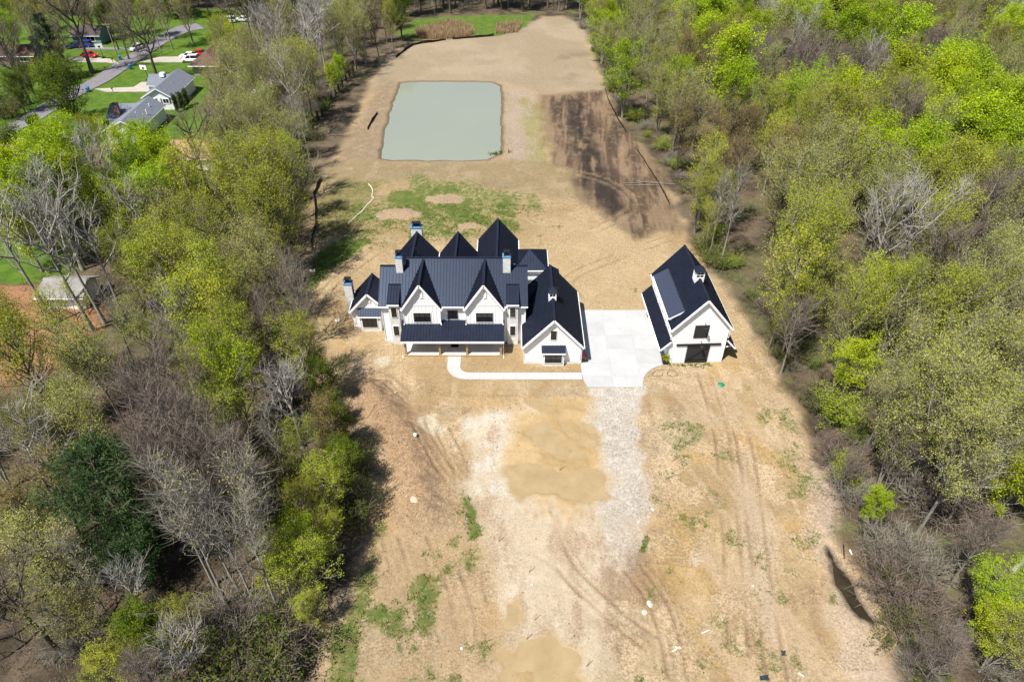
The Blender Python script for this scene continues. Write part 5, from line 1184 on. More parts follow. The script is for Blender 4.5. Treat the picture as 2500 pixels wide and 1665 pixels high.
slope(h3, [(-83.7, 181.2, 2.6), (-75.7, 181.2, 2.6), r0], m=brown_shingle, seams=False); slope(h3, [(-75.7, 181.2, 2.6), (-75.7, 197, 2.6), r1, r0], m=brown_shingle, seams=False); slope(h3, [(-83.7, 197, 2.6), (-83.7, 181.2, 2.6), r0, r1], m=brown_shingle, seams=False); slope(h3, [(-75.7, 197, 2.6), (-83.7, 197, 2.6), r1], m=brown_shingle, seams=False)
MB().box(-83.8, -75.6, 181.1, 181.2, 2.36, 2.58).build('gutter', white_trim, h3); window(h3, -81.2, -78.4, 1.0, 2.2, 181.9, 3)
h4 = thing('low_house', (-122, 208.5, 0), label='low house with weathered grey roof and teal gable among dark trees', cat='house')
shingle_gable_x(h4, -127.5, -119.5, 208.5, 214.5, 2.6, 4.5, dark_shingle, teal_clap); window(h4, -123.5, -121, .9, 2.2, 208.5, 2, fm=white_trim)
MB().box(-123.4, -122.4, 211.2, 211.9, 4.0, 5.2).build('chimney', red_brick, h4)
h5 = thing('brick_house', (-124.5, 243.5, 0), label='small red brick house deep among the far upper left trees', cat='house')
shingle_gable_y(h5, -127, -121.5, 243.5, 251, 2.8, 5.0, dark_shingle, red_brick); window(h5, -125, -123.4, 1, 2.3, 243.5, 2, fm=white_trim)
p_ = T(200, 480, 2.5)
h6 = thing('brown_house', (p_[0], p_[1], 0), label='dark brown roofed house behind spruce near left border', cat='house')
shingle_gable_x(h6, p_[0] - 7, p_[0] + 4, p_[1] - 2, p_[1] + 5, 2.5, 4.4, brown_shingle, red_brick); window(h6, p_[0], p_[0] + 2, .9, 2.1, p_[1] - 2, 2, fm=white_trim)
h7 = thing('tan_roofed_house', (-62.7, 126, 0), label='house with orange tan roof half hidden behind left trees', cat='house')
shingle_gable_x(h7, -67, -58.3, 126, 132, 2.6, 5.0, tan_shingle, white_clap); window(h7, -64, -61.5, .9, 2.1, 126, 2, fm=white_trim)
h8 = thing('white_house', (158, 226, 0), label='white house with blue-grey roof far in upper right woods', cat='house')
shingle_gable_y(h8, 154, 162, 226, 236, 6.0, 9.0, grey_shingle, white_clap); window(h8, 155.5, 157, 3.6, 5, 226, 2); window(h8, 159, 160.5, 3.6, 5, 226, 2)
sh = thing('shed', (-65, 80.4, 0), label='white shed with pale grey shingle roof beside dug orange field', cat='shed')
MB().prism([(-68.2, 80.2, -.2), (-68.2, 84.8, -.2), (-68.2, 84.8, 2.4), (-68.2, 82.6, 3.55), (-68.2, 80.2, 2.4)], (5.9, 0, 0)).build('wall', white_clap, sh)
slope(sh, [(-68.8, 79.6, 2.3), (-61.7, 79.6, 2.3), (-61.7, 82.6, 3.8), (-68.3, 82.6, 3.8)], m=pale_shingle, seams=False); slope(sh, [(-61.7, 85.4, 2.3), (-68.8, 85.4, 2.3), (-68.3, 82.6, 3.8), (-61.7, 82.6, 3.8)], m=pale_shingle, seams=False)
MB().beam((-68.8, 79.55, 2.2), (-61.7, 79.55, 2.2), .1, .14).build('gutter', white_trim, sh); MB().box(-64.3, -63.3, 80.12, 80.2, 0, 2.0).build('door', white_trim, sh); window(sh, -66.8, -65.9, 1.1, 1.9, 80.2, 2, fm=white_trim)

# ---- cars
rubber = mat('tyre_rubber', (0.015, 0.015, 0.015), rough=.9); chrome = mat('wheel_alloy', (0.45, 0.45, 0.46), rough=.35, metal=.8)
lampm = mat('lamp_lens', (0.6, 0.6, 0.58), rough=.2); tailm = mat('tail_lens', (0.35, 0.02, 0.02), rough=.3)
def car(loc, rz, colr, label, suv=False, name='parked_car', group='cars parked by the neighbours'):
    c = thing(name, loc, rz, label, 'car', group, local=True)
    pm = mat('car_paint_%d_%d_%d' % tuple(int(v * 99) for v in colr), colr, rough=.25, spec=.6)
    L_, W_, = (4.7, 1.85); hb, hr = (.98, 1.72) if suv else (.86, 1.42)
    prof = [(-2.35, .3), (-2.35, .62), (-2.2, hb - .12), (-1.15, hb), (1.7 if not suv else 2.1, hb), (2.28, hb - .06), (2.35, .62), (2.33, .3)]
    n = len(prof); vs = []; fs = []
    for s, w in ((-1, W_ / 2), (1, W_ / 2)):
        for x, z in prof: vs.append((x, s * (w if z < hb - .05 else w - .08), z))
    fs = [tuple(range(n)), tuple(range(2 * n - 1, n - 1, -1))] + [(i, (i + 1) % n, n + (i + 1) % n, n + i) for i in range(n)]
    MB().add(vs, fs).build('body', pm, c)
    cab = [(-1.2, hb - .01), (-.45, hr), (1.15 if not suv else 2.0, hr), (1.85 if not suv else 2.26, hb - .01)]
    vs = [(x, s * (W_ / 2 - (.1 if z < hb else .26)), z) for s in (-1, 1) for x, z in cab]
    g = MB().add(vs, [(0, 1, 2, 3), (7, 6, 5, 4), (0, 1, 5, 4), (2, 3, 7, 6), (0, 3, 7, 4), (1, 2, 6, 5)]).build('cabin_glass', glass, c)
    MB().box(-.42, cab[2][0] - .03, -(W_ / 2 - .25), W_ / 2 - .25, hr + .002, hr + .05).build('roof', pm, c)
    for s in (-1, 1):
        MB().beam((.35, s * (W_ / 2 - .1), hb), (.35, s * (W_ / 2 - .25), hr), .1, .05).build('door_pillar', pm, c)
        MB().beam((-1.16, s * (W_ / 2 - .12), hb), (-.44, s * (W_ / 2 - .27), hr), .07, .07).build('door_pillar', pm, c)
        MB().box(-2.38, -2.2, s * .62 - .2, s * .62 + .2, .6, .75).build('headlight', lampm, c); MB().box(2.25, 2.38, s * .68 - .16, s * .68 + .16, .6, .78).build('tail_light', tailm, c)
        for x in (-1.42, 1.42):
            w = MB().tube([(x, s * (W_ / 2 - .2), .33), (x, s * (W_ / 2 + .01), .33)], .33, 14).build('wheel', rubber, c)
            MB().tube([(x, s * (W_ / 2 + .0), .33), (x, s * (W_ / 2 + .025), .33)], .2, 10).build('rim', chrome, w)
    return c
z0 = .04
car((*T(810, 515)[:2], z0), 2.9, (.45, .012, .02), 'red hatchback on driveway across the street')
car((*T(1715, 555)[:2], z0), 0.05, (.75, .76, .78), 'white car on pale driveway, nearer of two', True)
car((*T(1700, 522)[:2], z0), 0.08, (.72, .74, .76), 'white car on pale driveway, behind the nearer one')
car((*T(1790, 500)[:2], z0), 0.1, (.5, .02, .02), 'red car beside brown roof, behind white cars')
car((*T(760, 425)[:2], z0), 0.15, (.01, .03, .28), 'deep blue car in the shade near teal gabled house', True)
car((*T(680, 432)[:2], z0), .2, (.02, .03, .12), 'dark blue car under the big dark tree')
car((*T(2055, 203)[:2], .02), 0.1, (.6, .63, .68), 'white van far up the street', True)
car((*T(2185, 192)[:2], .02), 0.1, (.75, .76, .78), 'white car half hidden by far twigs')
car((*T(1235, 447)[:2], z0), 1.2, (.7, .72, .74), 'small white car at street edge near utility pole')
# ---- street things
blue_bin = mat('blue_plastic', (0.02, 0.14, 0.36), rough=.45); black_pl = mat('black_plastic', (0.015, 0.015, 0.016), rough=.5); wood_grey = mat('grey_wood', (0.25, 0.22, 0.18), rough=.9, var=.2, vscale=3)
def bin_(p, label):
    b_ = thing('wheelie_bin', (p[0], p[1], 0), trg.uniform(-.4, .4), label, 'bin', 'blue bins at the kerb', local=True)
    MB().hexa([(-.26, -.3, .06), (.26, -.3, .06), (.26, .3, .06), (-.26, .3, .06)], [(-.32, -.38, 1.05), (.32, -.38, 1.05), (.32, .38, 1.05), (-.32, .38, 1.05)]).build('body', blue_bin, b_)
    MB().hexa([(-.35, -.42, 1.052), (.35, -.42, 1.052), (.35, .42, 1.052), (-.35, .42, 1.052)], [(-.3, -.34, 1.16), (.3, -.34, 1.16), (.3, .38, 1.2), (-.3, .38, 1.2)]).build('lid', blue_bin, b_)
    for s in (-1, 1): MB().tube([(s * .2, .34, .13), (s * .3, .34, .13)], .13, 10).build('wheel', rubber, b_)
bin_(T(1085, 542), 'blue bin on far kerb opposite the red car'); bin_(T(1175, 622), 'blue bin on near kerb by street'); bin_(T(1155, 1278), 'blue bin at the white gable of lower house'); bin_(T(795, 825), 'blue bin half hidden by street tree')
def mailbox(p, label):
    b_ = thing('mailbox', (p[0], p[1], 0), 0, label, 'mailbox', 'mailboxes', local=True)
    MB().box(-.06, .06, -.06, .06, -.2, 1.05).build('post', wood_grey, b_)
    MB().prism([(-.12, -.3, 1.051), (.12, -.3, 1.051), (.12, -.3, 1.2), (.07, -.3, 1.28), (-.07, -.3, 1.28), (-.12, -.3, 1.2)], (0, .6, 0)).build('box', black_metal, b_)
mailbox(T(1020, 572), 'dark mailbox beside far driveway'); mailbox(T(1020, 838), 'mailbox beside driveway of upper grey-roofed house'); mailbox(T(140, 1192), 'mailbox at road edge by three columnar evergreens')
def pole(p, hgt, label, cross=True):
    b_ = thing('utility_pole', (p[0], p[1], 0), 0, label, 'utility pole', 'utility poles', local=True)
    MB().tube([(0, 0, -.3), (0, 0, hgt)], [.17, .11], 8).build('post', wood_grey, b_)
    if cross:
        MB().box(-1.1, 1.1, -.14, -.04, hgt - .7, hgt - .56).build('cross_arm', wood_grey, b_)
        for x in (-1, -.4, .4, 1): MB().lathe([(.05, 0), (.06, .06), (.03, .14)], 8, (x, -.09, hgt - .56)).build('insulator', lampm, b_)
        MB().lathe([(.18, 0), (.2, .1), (.2, .5), (.1, .58)], 10, (.35, 0, hgt - 1.7)).build('transformer', chrome, b_)
pole(T(1050, 490), 8.5, 'utility pole with transformer left of the street'); pole(T(1455, 492), 6.5, 'plain pole right of the street', False)
def hoop(p, rz, label):
    b_ = thing('basketball_hoop', (p[0], p[1], 0), rz, label, 'basketball hoop', 'basketball hoops', local=True)
    MB().box(-.4, .4, -.3, .9, 0.03, .25).build('base', black_pl, b_); MB().tube([(0, .3, .2), (0, .25, 2.6), (0, -.2, 3.2)], .06, 8).build('post', black_metal, b_)
    MB().box(-.9, .9, -.34, -.28, 2.8, 3.9).build('backboard', white_trim, b_); MB().box(-.3, .3, -.36, -.341, 3.0, 3.4).build('target_square', black_metal, b_)
    MB().tube([(.23 * math.cos(t), -.62 + .23 * math.sin(t), 3.05) for t in np.linspace(0, 6.28, 13)], .02, 5, False).build('rim', tailm, b_)
hoop(T(930, 527), .3, 'basketball hoop beside the red car'); hoop(T(1330, 655 + 70), -.2, 'basketball hoop beside upper grey-roofed house')

# ================================================================== THINGS ON THE BUILDING SITE
planter_m = mat('black_planter', (0.02, 0.02, 0.022), rough=.5); red_leaf = leaf_mat('red_leaf', (0.22, 0.05, 0.05), (0.42, 0.14, 0.12), .3)
def planter(p, lm, label, s=1.0, rz=.1):
    b_ = thing('planter', (p[0], p[1], .042), rz, label, 'planter', 'black planters', local=True)
    MB().hexa([(-.24 * s, -.24 * s, 0), (.24 * s, -.24 * s, 0), (.24 * s, .24 * s, 0), (-.24 * s, .24 * s, 0)], [(-.34 * s, -.34 * s, .55 * s), (.34 * s, -.34 * s, .55 * s), (.34 * s, .34 * s, .55 * s), (-.34 * s, .34 * s, .55 * s)]).build('pot', planter_m, b_)
    rg = np.random.RandomState(int(abs(p[0] * 31)))
    c_ = rg.normal(0, .2 * s, (260, 3)); c_[:, 2] = np.abs(c_[:, 2]) * 1.5 + .58 * s
    v, q = leaves(c_, .16 * s, rg, .6); me_ = np_mesh('leaves', v, quads=q, mats=[lm]); o_ = bpy.data.objects.new('leaves', me_); C.objects.link(o_); o_.parent = b_
def Bp(x, y, z=0.0): return survey(1540 + x / 4.48, 580 + y / 4.48, z)
def Cp(x, y, z=0.0): return survey(820 + x / 3.484, 500 + y / 3.484, z)
planter(Bp(370, 1375), leaf_bud, 'black planter with yellow-green plant at barn front corner', 1.25)
planter(Bp(200, 868), red_leaf, 'black planter with reddish plant under barn lean-to', 1.1)
planter(Cp(2105, 1330), red_leaf, 'black planter with red plant at garage wing corner', 1.2)
p = V(1657, 884); lid = thing('septic_lid', (p[0], p[1], ground_z(p[0], p[1])), 0, 'green domed septic lid in the dirt below barn', 'lid', local=True)
green_pl = mat('green_plastic', (0.01, 0.20, 0.10), rough=.4)
MB().lathe([(.42, -.1), (.42, .05), (.36, .1), (.2, .17), (.02, .2)], 18).build('dome', green_pl, lid, smooth=True); MB().lathe([(.5, -.1), (.5, .02), (.43, .03)], 18).build('collar', green_pl, lid)
fab = mat('black_geotextile', (0.014, 0.014, 0.015), rough=.8); stake_m = mat('stake_wood', (0.26, 0.17, 0.10), rough=.9, var=.2, vscale=5)
def silt_fence(pts, label, hgt=.75):
    P = [Vector((*p[:2], ground_z(p[0], p[1]))) for p in pts]
    Q = []
    for i in range(len(P) - 1):
        n = max(1, int((P[i + 1] - P[i]).length / 1.6))
        for k in range(n): Q.append(P[i].lerp(P[i + 1], k / n))
    Q.append(P[-1])
    for q in Q: q.z = ground_z(q.x, q.y)
    f = thing('silt_fence', tuple(Q[0]), 0, label, 'silt fence', 'black silt fences')
    vs = []; fs = []
    for i, q in enumerate(Q):
        hh = hgt * (.65 + .45 * trg.random()); l = Vector((trg.uniform(-.12, .12), trg.uniform(-.1, .1), 0))
        t = (Q[min(i + 1, len(Q) - 1)] - Q[max(i - 1, 0)]).normalized(); nn = Vector((-t.y, t.x, 0)) * .012
        vs += [q + nn - Vector((0, 0, .15)), q - nn - Vector((0, 0, .15)), q + l - nn + Vector((0, 0, hh)), q + l + nn + Vector((0, 0, hh))]
        if i: a = 4 * (i - 1); b2 = 4 * i; fs += [(a + k, a + (k + 1) % 4, b2 + (k + 1) % 4, b2 + k) for k in range(4)]
        MB().box(q.x - .025, q.x + .025, q.y + .02, q.y + .07, q.z - .2, q.z + hh + .08).build('stake', stake_m, f)
    MB().add(vs, fs).build('fabric', fab, f)
silt_fence([V(738, 412), V(722, 450), V(726, 490), V(727, 520), V(719, 545), V(718, 575)], 'black silt fence standing left of the back lawn', .9)
silt_fence([V(1135, 84), V(1090, 88), V(1040, 91)], 'black silt fence between far field and dead reeds'); silt_fence([V(1025, 93), V(985, 99), V(950, 105), V(930, 118), V(910, 135)], 'black silt fence at the far field corner, left')
silt_fence([V(868, 262), V(855, 280), V(845, 300)], 'short silt fence left of the pond'); silt_fence([V(1391, 205), V(1400, 235), V(1420, 275), V(1440, 305)], 'silt fence along the wood beside dark soil', .5); silt_fence([V(1465, 345), V(1500, 400), V(1540, 470)], 'low silt fence at wood edge above barn', .4)
pale_pipe = mat('pale_straw_sock', (0.50, 0.45, 0.36), rough=.9, var=.2, vscale=3)
def Dp(x, y): return survey(640 + x / 3.5625, 420 + y / 3.5625)
wt = [Dp(*q) for q in ((925, 108), (952, 140), (963, 165), (955, 222), (972, 228), (945, 262), (905, 300), (870, 345), (820, 385), (785, 420), (750, 455))]
tag(MB().tube([(q[0], q[1], ground_z(q[0], q[1]) + .05) for q in wt], [.09 + .05 * trg.random() for _ in wt], 7).build('straw_wattle', pale_pipe), 'pale straw wattle winding down the back lawn', 'wattle')
stone_m = mat('pale_limestone', (0.43, 0.40, 0.35), rough=.85, var=.15, vscale=4, bump=.3, bscale=8); flag_m = mat('tan_flagstone', (0.45, 0.34, 0.25), rough=.9, var=.2, vscale=3)
def stone(p, s, label, m=None, flat=.6, group='loose stones on the bare yard'):
    bm = bmesh.new(); bmesh.ops.create_icosphere(bm, subdivisions=2, radius=1)
    for v_ in bm.verts: v_.co *= trg.uniform(.8, 1.12); v_.co.x *= s * 1.25; v_.co.y *= s; v_.co.z *= s * flat
    me_ = bpy.data.meshes.new('stone'); bm.to_mesh(me_); bm.free(); me_.materials.append(m or stone_m)
    o_ = bpy.data.objects.new('stone', me_); C.objects.link(o_); o_.location = (p[0], p[1], ground_z(p[0], p[1]) + s * flat * .3); o_.rotation_euler = (0, 0, trg.random() * 3)
    return tag(o_, label, 'stone', group)
def D3(x, y): return survey(800 + x / 1.924, 850 + y / 1.924)
def D4(x, y): return survey(1500 + x / 1.924, 850 + y / 1.924)
stone(D3(1512, 1202), .32, 'white boulder right of gravel turnaround, upper of two'); stone(D3(1488, 1244), .27, 'white boulder right of gravel turnaround, lower of two'); stone(D3(415, 438), .26, 'pale stone on the crest of dirt berm'); stone(D3(1525, 762), .2, 'pale stone beside the gravel drive'); stone(D3(1460, 820), .17, 'small pale stone at gravel edge'); stone(D3(960, 1110), .15, 'small white stone in middle of turnaround')
stone(D3(410, 740), .42, 'flat tan stone slab on the berm side', flag_m, .25); stone(Dp(655, 1290), .36, 'white stone on dirt left of the farmhouse', None, .35); stone(D3(630, 1410), .16, 'white stone among left weeds'); stone(D4(650, 1117), .14, 'white stone among wood chips'); stone(D3(318, 215), .14, 'small white stone above the berm')
def stick(p, q, r, name, label, cat, m, z0=.05, z1=.05, group=None):
    o_ = MB().tube([(p[0], p[1], ground_z(p[0], p[1]) + z0), ((p[0] + q[0]) / 2, (p[1] + q[1]) / 2, (ground_z(p[0], p[1]) + ground_z(q[0], q[1])) / 2 + (z0 + z1) / 2), (q[0], q[1], ground_z(q[0], q[1]) + z1)], [r, r * .9, r * .7], 6).build(name, m)
    return tag(o_, label, cat, group)
for (a, b_), lb in zip(((802, 908), (944, 1055), (970, 1280), (932, 1368), (1088, 576), (1622, 532), (1215, 1496), (572, 470)), ('stake leaning in upper left of turnaround', 'stake in the middle of turnaround', 'stake left of the lower puddle', 'stake beside lower puddle, nearest the weeds', 'stake standing in the large muddy puddle', 'stake right of gravel drive', 'stake at the bottom of turnaround', 'stake right of the dirt berm')):
    p = D3(a, b_); stick(p, (p[0] + .25, p[1] + .2), .035, 'survey_stake', 'wooden survey ' + lb, 'stake', stake_m, -.1, .95, 'survey stakes')
white_pl = mat('white_plastic', (0.75, 0.75, 0.74), rough=.4)
stick(D4(275, 1424), D4(308, 1402), .045, 'plastic_pipe', 'white pipe scrap lying on lower right dirt', 'pipe', white_pl); stick(D4(284, 1405), D4(312, 1412), .04, 'plastic_pipe', 'white pipe scrap crossing the longer one', 'pipe', white_pl, .1, .1); stick(D4(865, 1525), D4(888, 1542), .06, 'plastic_pipe', 'short white pipe near bottom border', 'pipe', white_pl)
stick(D4(1075, 925), D4(1078, 990), .07, 'black_pipe', 'black pipe lying above dark ditch', 'pipe', black_pl); stick(D4(1104, 950), D4(1114, 972), .09, 'plastic_pipe', 'white pipe end beside the ditch', 'pipe', white_pl); stick(D4(410, 1340), D4(445, 1325), .05, 'plastic_pipe', 'thin white scrap right of the boulders', 'pipe', white_pl)
for k, (a, b_, c_, d_) in enumerate(((1430, 424, 1530, 419), (1437, 429, 1515, 428), (1462, 421, 1552, 427))):
    stick(V(a, b_), V(c_, d_), .07, 'felled_pole', ['felled pole on dark soil, uppermost of three', 'felled pole on dark soil, left of three', 'felled pole on dark soil reaching the wood'][k], 'log', twig_grey, .12 + .1 * k, .12 + .12 * k, 'felled poles')
stick(D4(1620, 1190), D4(1390, 1410), .16, 'fallen_log', 'dark fallen log slanting in the lower right wood', 'log', bark_dark, .25, .15); stick(D4(1860, 1060), D4(1990, 930), .28, 'fallen_log', 'thick pale fallen trunk at right border', 'log', bark_pale, .3, 1.2)
hs = [D4(185 + 55 * t + 40 * math.cos(t * 5), 118 + 16 * math.sin(t * 5)) for t in np.linspace(0, 2.0, 50)]
tag(MB().tube([(q[0], q[1], ground_z(q[0], q[1]) + .06 + .002 * i) for i, q in enumerate(hs)], .018, 5).build('cable_coil', black_pl), 'tangled black cable coil on dirt before barn', 'cable')
def cloth(p, s, label):
    rg = np.random.RandomState(int(abs(p[0] * 10))); g = 7; vs = []
    for j in range(g):
        for i in range(g): vs.append((p[0] + (i / (g - 1) - .5) * s * (1.3 + .5 * rg.rand()), p[1] + (j / (g - 1) - .5) * s * .6 * (1 + .7 * rg.rand()), ground_z(p[0], p[1]) + .05 + .16 * rg.rand()))
    tag(MB().add(vs, [(j * g + i, j * g + i + 1, (j + 1) * g + i + 1, (j + 1) * g + i) for j in range(g - 1) for i in range(g - 1)]).build('fabric_scrap', mat('teal_black_fabric', (0.02, 0.035, 0.04), rough=.8)), label, 'fabric', 'fabric scraps')
cloth(D4(795, 1430), .55, 'crumpled dark fabric scrap on lower right dirt'); cloth(D4(700, 1552), .5, 'dark fabric scrap at bottom border')
tk = thing('kayak', (*Dp(280, 805)[:2], .1), .05, 'long teal kayak under the left trees', 'kayak', local=True)
teal = mat('teal_plastic', (0.02, 0.22, 0.25), rough=.4)
MB().tube([(-2.1, 0, .25), (-1.5, 0, .2), (-.5, 0, .18), (.5, 0, .18), (1.5, 0, .2), (2.1, 0, .25)], [.03, .2, .3, .3, .2, .03], 10).build('hull', teal, tk, smooth=True); MB().lathe([(.3, 0), (.3, .04), (.26, .05)], 14, (0, 0, .45)).build('cockpit', black_pl, tk)
sg = thing('sign_board', (*Dp(440, 905)[:2], ground_z(*Dp(440, 905)[:2])), .1, 'white board on thin legs left of the farmhouse', 'sign', local=True)
for x in (-.4, .4): MB().box(x - .03, x + .03, -.03, .03, -.2, 1.1).build('leg', chrome, sg)
MB().box(-.55, .55, -.05, -.031, .75, 1.25).build('panel', white_pl, sg)
def boat(p, label):
    b_ = thing('covered_trailer', (p[0], p[1], 0), .5, label, 'trailer', local=True)
    MB().prism([(-1.2, -2.5, .5), (1.2, -2.5, .5), (1.2, -2.5, 1.9), (.8, -2.5, 2.3), (-.8, -2.5, 2.3), (-1.2, -2.5, 1.9)], (0, 5, 0)).build('body', white_pl, b_)
    for s in (-1, 1): MB().tube([(s * 1.2, 0, .35), (s * 1.02, 0, .35)], .35, 12).build('wheel', rubber, b_)
    MB().tube([(0, -2.5, .5), (0, -3.6, .5)], .06, 6).build('hitch', black_metal, b_)
boat(survey(630, 250), 'white covered trailer between the left trees'); 

# ================================================================== GROUND COVER THAT NOBODY COUNTS
srg = np.random.RandomState(21)
def scatter_pts(n, poly, inside=True, extra=None):
    P = np.asarray(poly); lo, hi = P.min(0), P.max(0); out = []
    x = srg.uniform(lo[0], hi[0], n * 3); y = srg.uniform(lo[1], hi[1], n * 3)
    k = poly_sd(x, y, P) > 0
    if extra is not None: k &= extra(x, y)
    return x[k][:n], y[k][:n]
def gz_arr(x, y):
    i = np.clip(np.searchsorted(xs, x), 0, nx - 1); j = np.clip(np.searchsorted(ys, y), 0, ny - 1); return GH[j * nx + i]
def g_arr(A, x, y):
    i = np.clip(np.searchsorted(xs, x), 0, nx - 1); j = np.clip(np.searchsorted(ys, y), 0, ny - 1); return A[j * nx + i]
def put(name, acc, mats, label):
    me_ = acc.mesh(name, mats); o_ = bpy.data.objects.new(name, me_); C.objects.link(o_); return tag(o_, label, kind='stuff')
def blades(x, y, hgt, wid, per, lean, rg):
    z = gz_arr(x, y); n = len(x)
    b0 = np.repeat(np.stack([x, y, z - .02], 1), per, 0) + np.concatenate([rg.normal(0, .08, (n * per, 2)), np.zeros((n * per, 1))], 1)
    d = np.concatenate([rg.normal(0, lean, (n * per, 2)), np.ones((n * per, 1))], 1) * (np.repeat(hgt, per) * rg.uniform(.5, 1.2, n * per))[:, None]
    P = np.stack([b0, b0 + d * .6, b0 + d * np.array([1.25, 1.25, .95])], 1)
    return ribbons(P, np.ones((len(P), 1)) * wid * np.array([[1, .8, .2]]), rg)
ac = Acc()
for poly, n in ((WOOD_R, 5200), (WOOD_L, 5600)):
    x, y = scatter_pts(n, poly, extra=lambda a, b_: (b_ < 125) & (np.abs(a) < 75))
    v, q = blades(x, y, srg.uniform(.3, 1.1, len(x)), .05, 3, .5, srg); ac.add(v, q, 0)
    x, y = x[::2], y[::2]; c_ = np.repeat(np.stack([x, y, gz_arr(x, y) + .15], 1), 5, 0); c_ += srg.normal(0, [.35, .35, .12], c_.shape)
    v, q = leaves(c_, .16, srg, updir=1.2); ac.add(v, q, 1)
    x, y = scatter_pts(n * 2, poly, extra=lambda a, b_: (b_ < 125) & (np.abs(a) < 75)); c_ = np.stack([x, y, gz_arr(x, y) + .03], 1)
    v, q = leaves(c_, .22, srg, updir=4); ac.add(v, q, 2)
litter = leaf_mat('leaf_litter', (0.07, 0.05, 0.034), (0.19, 0.14, 0.095), .1, 0)
put('undergrowth', ac, [twig_brown, leaf_moss, litter], 'low twigs, leaves and litter on the woodland floor')
ac = Acc()
x, y = scatter_pts(26000, CLEAR, extra=lambda a, b_: b_ < 112)
g0 = g_arr(np.clip(grass, 0, 1), x, y) + .4 * (fbm(x, y, 1.5, 2, 3) - .5); k = (g0 > .38) & (g_arr(flat, x, y) < .5); x, y = x[k], y[k]
v, q = blades(x, y, srg.uniform(.1, .3, len(x)), .06, 4, .6, srg); ac.add(v, q, 0)
# tufts along the barn front
x = srg.uniform(20.8, 26.5, 60); y = 67.75 + srg.normal(0, .18, 60); v, q = blades(x, y, srg.uniform(.12, .3, 60), .06, 5, .6, srg); ac.add(v, q, 0)
weed_m = leaf_mat('weed_blade', (0.055, 0.11, 0.012), (0.13, 0.20, 0.025), .3, 0)
put('weeds', ac, [weed_m], 'sparse green weeds on the bare ground')
ac = Acc()
x, y = scatter_pts(5200, VP((955, 75), (1000, 62), (1030, 54), (1060, 56), (1085, 66), (1090, 80), (1060, 88), (1000, 91), (965, 90))); v, q = blades(x, y, srg.uniform(.8, 2.0, len(x)), .10, 2, .15, srg); ac.add(v, q, 0)
x, y = scatter_pts(1200, VP((1140, 60), (1200, 55), (1190, 76), (1140, 80))); v, q = blades(x, y, srg.uniform(.8, 1.8, len(x)), .10, 2, .15, srg); ac.add(v, q, 0)
reed_m = leaf_mat('dead_reed', (0.33, 0.24, 0.13), (0.5, 0.39, 0.23), .3, 0)
put('reeds', ac, [reed_m], 'dead tan reeds at the far end of the field')
p = V(1130, 352); x = p[0] + srg.normal(0, 1.4, 140); y = p[1] + srg.normal(0, .4, 140); ac = Acc(); v, q = blades(x, y, srg.uniform(.4, .9, 140), .07, 4, .3, srg); ac.add(v, q, 0); put('pond_sedge', ac, [weed_m], 'green sedge at the near right pond corner')
# clods and pebbles
def clods(name, x, y, s, m, label):
    n = len(x); o6 = np.array([(1, 0, 0), (0, 1, 0), (-1, 0, 0), (0, -1, 0), (0, 0, .75), (0, 0, -.6)], float)
    v = np.stack([x, y, gz_arr(x, y) + s * .2], 1)[:, None] + o6[None] * s[:, None, None] * srg.uniform(.6, 1.35, (n, 6, 3))
    t = np.array([(0, 1, 4), (1, 2, 4), (2, 3, 4), (3, 0, 4), (1, 0, 5), (2, 1, 5), (3, 2, 5), (0, 3, 5)])
    me_ = np_mesh(name, v.reshape(-1, 3), tris=(t[None] + np.arange(n)[:, None, None] * 6).reshape(-1, 3), mats=[m]); o_ = bpy.data.objects.new(name, me_); C.objects.link(o_); return tag(o_, label, kind='stuff')
clod_m = leaf_mat('soil_clod', (0.20, 0.135, 0.08), (0.36, 0.26, 0.17), 0, 0); peb_m = leaf_mat('pebble', (0.27, 0.25, 0.23), (0.47, 0.455, 0.44), 0, 0)
x, y = scatter_pts(24000, CLEAR, extra=lambda a, b_: b_ < 112); bb = line_d(x, y, BERM); b2 = line_d(x, y, VP((1010, 905), (1120, 925), (1340, 910)))
pr_ = .10 + .8 * np.exp(-(bb / 3.2) ** 2) + .7 * np.exp(-(b2 / 1.4) ** 2); k = (srg.rand(len(x)) < pr_) & (g_arr(flat, x, y) < .6) & (g_arr(wet, x, y) < .3); x, y = x[k], y[k]
clods('dirt_clods', x, y, np.clip(srg.gamma(2.0, .022, len(x)) + .02, 0, .11), clod_m, 'clods of earth on the berm and banks')
x, y = scatter_pts(26000, VP((1340, 888), (1490, 888), (1475, 1000), (1505, 1130), (1490, 1260), (1430, 1370), (1380, 1240), (1365, 1100), (1340, 985))); k = srg.rand(len(x)) < g_arr(drive, x, y) * .9 + .03; k &= g_arr(wet, x, y) < .3; x, y = x[k], y[k]; clods('gravel', x, y, srg.gamma(2.5, .006, len(x)) + .012, peb_m, 'grey gravel on the drive')

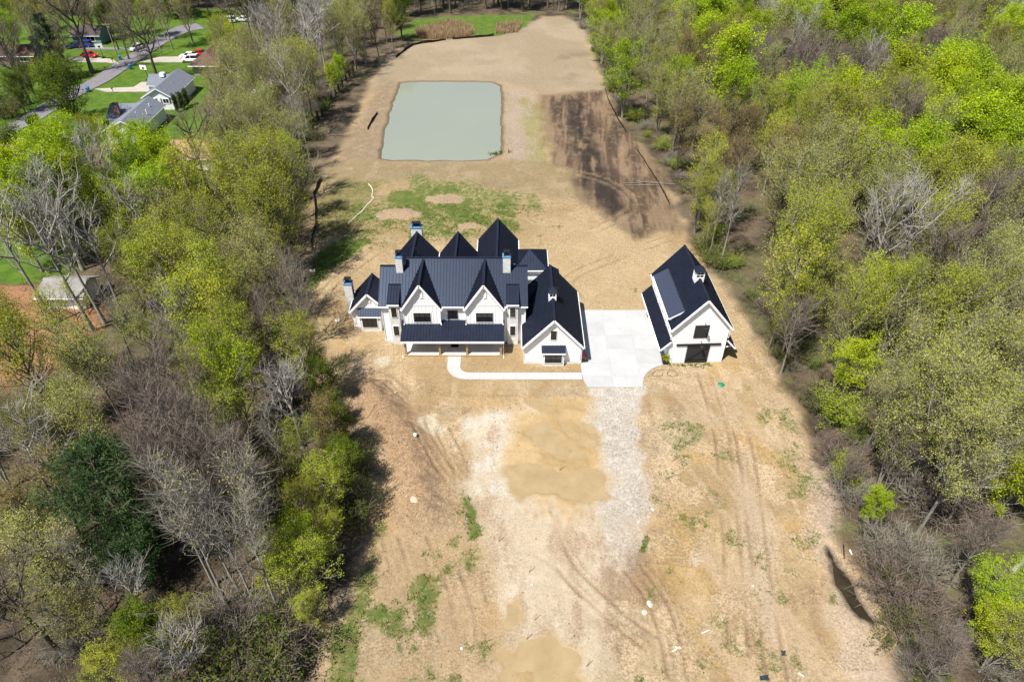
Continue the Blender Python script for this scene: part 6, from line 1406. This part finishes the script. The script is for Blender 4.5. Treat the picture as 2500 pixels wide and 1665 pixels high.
# ================================================================== LABELS FOR THE TREES
LOOK = {k: v[1] for k, v in KN.items()}
LOOK.update({'pale_bare': 'pale-limbed bare tree', 'tall_bare': 'tall whitish bare tree', 'dark_bare': 'dark-limbed spreading tree', 'slender': 'slender pale-stemmed tree', 'olive': 'pale olive budding tree', 'lime': 'bright lime-green tree', 'green': 'mid-green leafy tree', 'dark_bush': 'dark green shrub'})
def zone(x, y):
    if x > 0:
        e = [sd1(x, y, CLP)]
        z_ = 'near dark ditch' if y < 45 else 'beside front yard' if y < 62 else 'beside barn' if y < 84 else 'above barn' if y < 115 else 'by dark soil' if y < 150 else 'across from pond' if y < 195 else 'at far end'
        w = 'right wood'
        d = 'at edge of' if e[0] > -7 else 'in' if e[0] > -26 else 'deep in'
        if y > 250 and x < 25: return 'in wood behind the far meadow'
        return f'{d} {w} {z_}'
    if y > 236 and x > -60: return 'in wood behind the far meadow'
    if x < -66 and y > 108:
        return 'on neighbours\' lawns ' + ('near lower grey-roofed house' if y < 155 else 'near upper grey-roofed house' if y < 185 else 'near the street' if y < 225 else 'at far upper border')
    d = 'at edge of' if sd1(x, y, CLP) > -7 else 'in' if sd1(x, y, CLP) > -20 else 'deep in'
    z_ = 'low in picture' if y < 45 else 'beside dirt berm' if y < 62 else 'beside farmhouse' if y < 92 else 'beside back lawn' if y < 125 else 'beside pond' if y < 180 else 'beside far field'
    return f'{d} left wood {z_}'
ORD = ['leftmost', 'second from left', 'third from left', 'fourth from left', 'fifth from left', 'sixth from left', 'seventh from left', 'eighth from left', 'ninth from left', 'tenth from left', 'eleventh from left', 'twelfth from left']
bk = {}
for t in TREES:
    if t[1] == 'sapling': continue
    bk.setdefault((t[1], zone(t[2], t[3])), []).append(t)
for (kind, z_), ts in bk.items():
    look = LOOK[kind]; g = look.replace(' tree', ' trees').replace(' shrub', ' shrubs') + ' ' + z_
    rows = [ts]
    if len(ts) > 12:
        ts.sort(key=lambda t: t[3]); n = math.ceil(len(ts) / 12); m_ = math.ceil(len(ts) / n); rows = [ts[i * m_:(i + 1) * m_] for i in range(n)]
    for ri, row in enumerate(rows):
        row.sort(key=lambda t: t[2] / max(1, t[3] * _c + (CAM_H - 8) * _s))
        rn = '' if len(rows) == 1 else ', ' + ['front row', 'second row', 'third row', 'fourth row', 'fifth row', 'sixth row', 'seventh row', 'eighth row'][min(ri, 7)]
        for i, t in enumerate(row):
            lab = f'{look} {z_}' + rn + ('' if len(row) == 1 else ', rightmost' if i == len(row) - 1 else ', ' + ORD[i])
            tag(t[0], lab, 'shrub' if 'bush' in kind or kind == 'column' else 'tree', g)
sp_ = sorted([t for t in TREES if t[1] == 'sapling'], key=lambda t: t[3])
NUM = ['nearest', 'second nearest', 'third nearest', 'fourth nearest', 'fifth nearest', 'sixth nearest', 'seventh nearest', 'eighth nearest', 'ninth nearest', 'middle', 'ninth farthest', 'eighth farthest', 'seventh farthest', 'sixth farthest', 'fifth farthest', 'fourth farthest', 'third farthest', 'second farthest', 'farthest']
for i, t in enumerate(sp_): tag(t[0], f'small young evergreen in row left of pond, {NUM[i]} of the row', 'sapling', 'row of young evergreens left of pond')
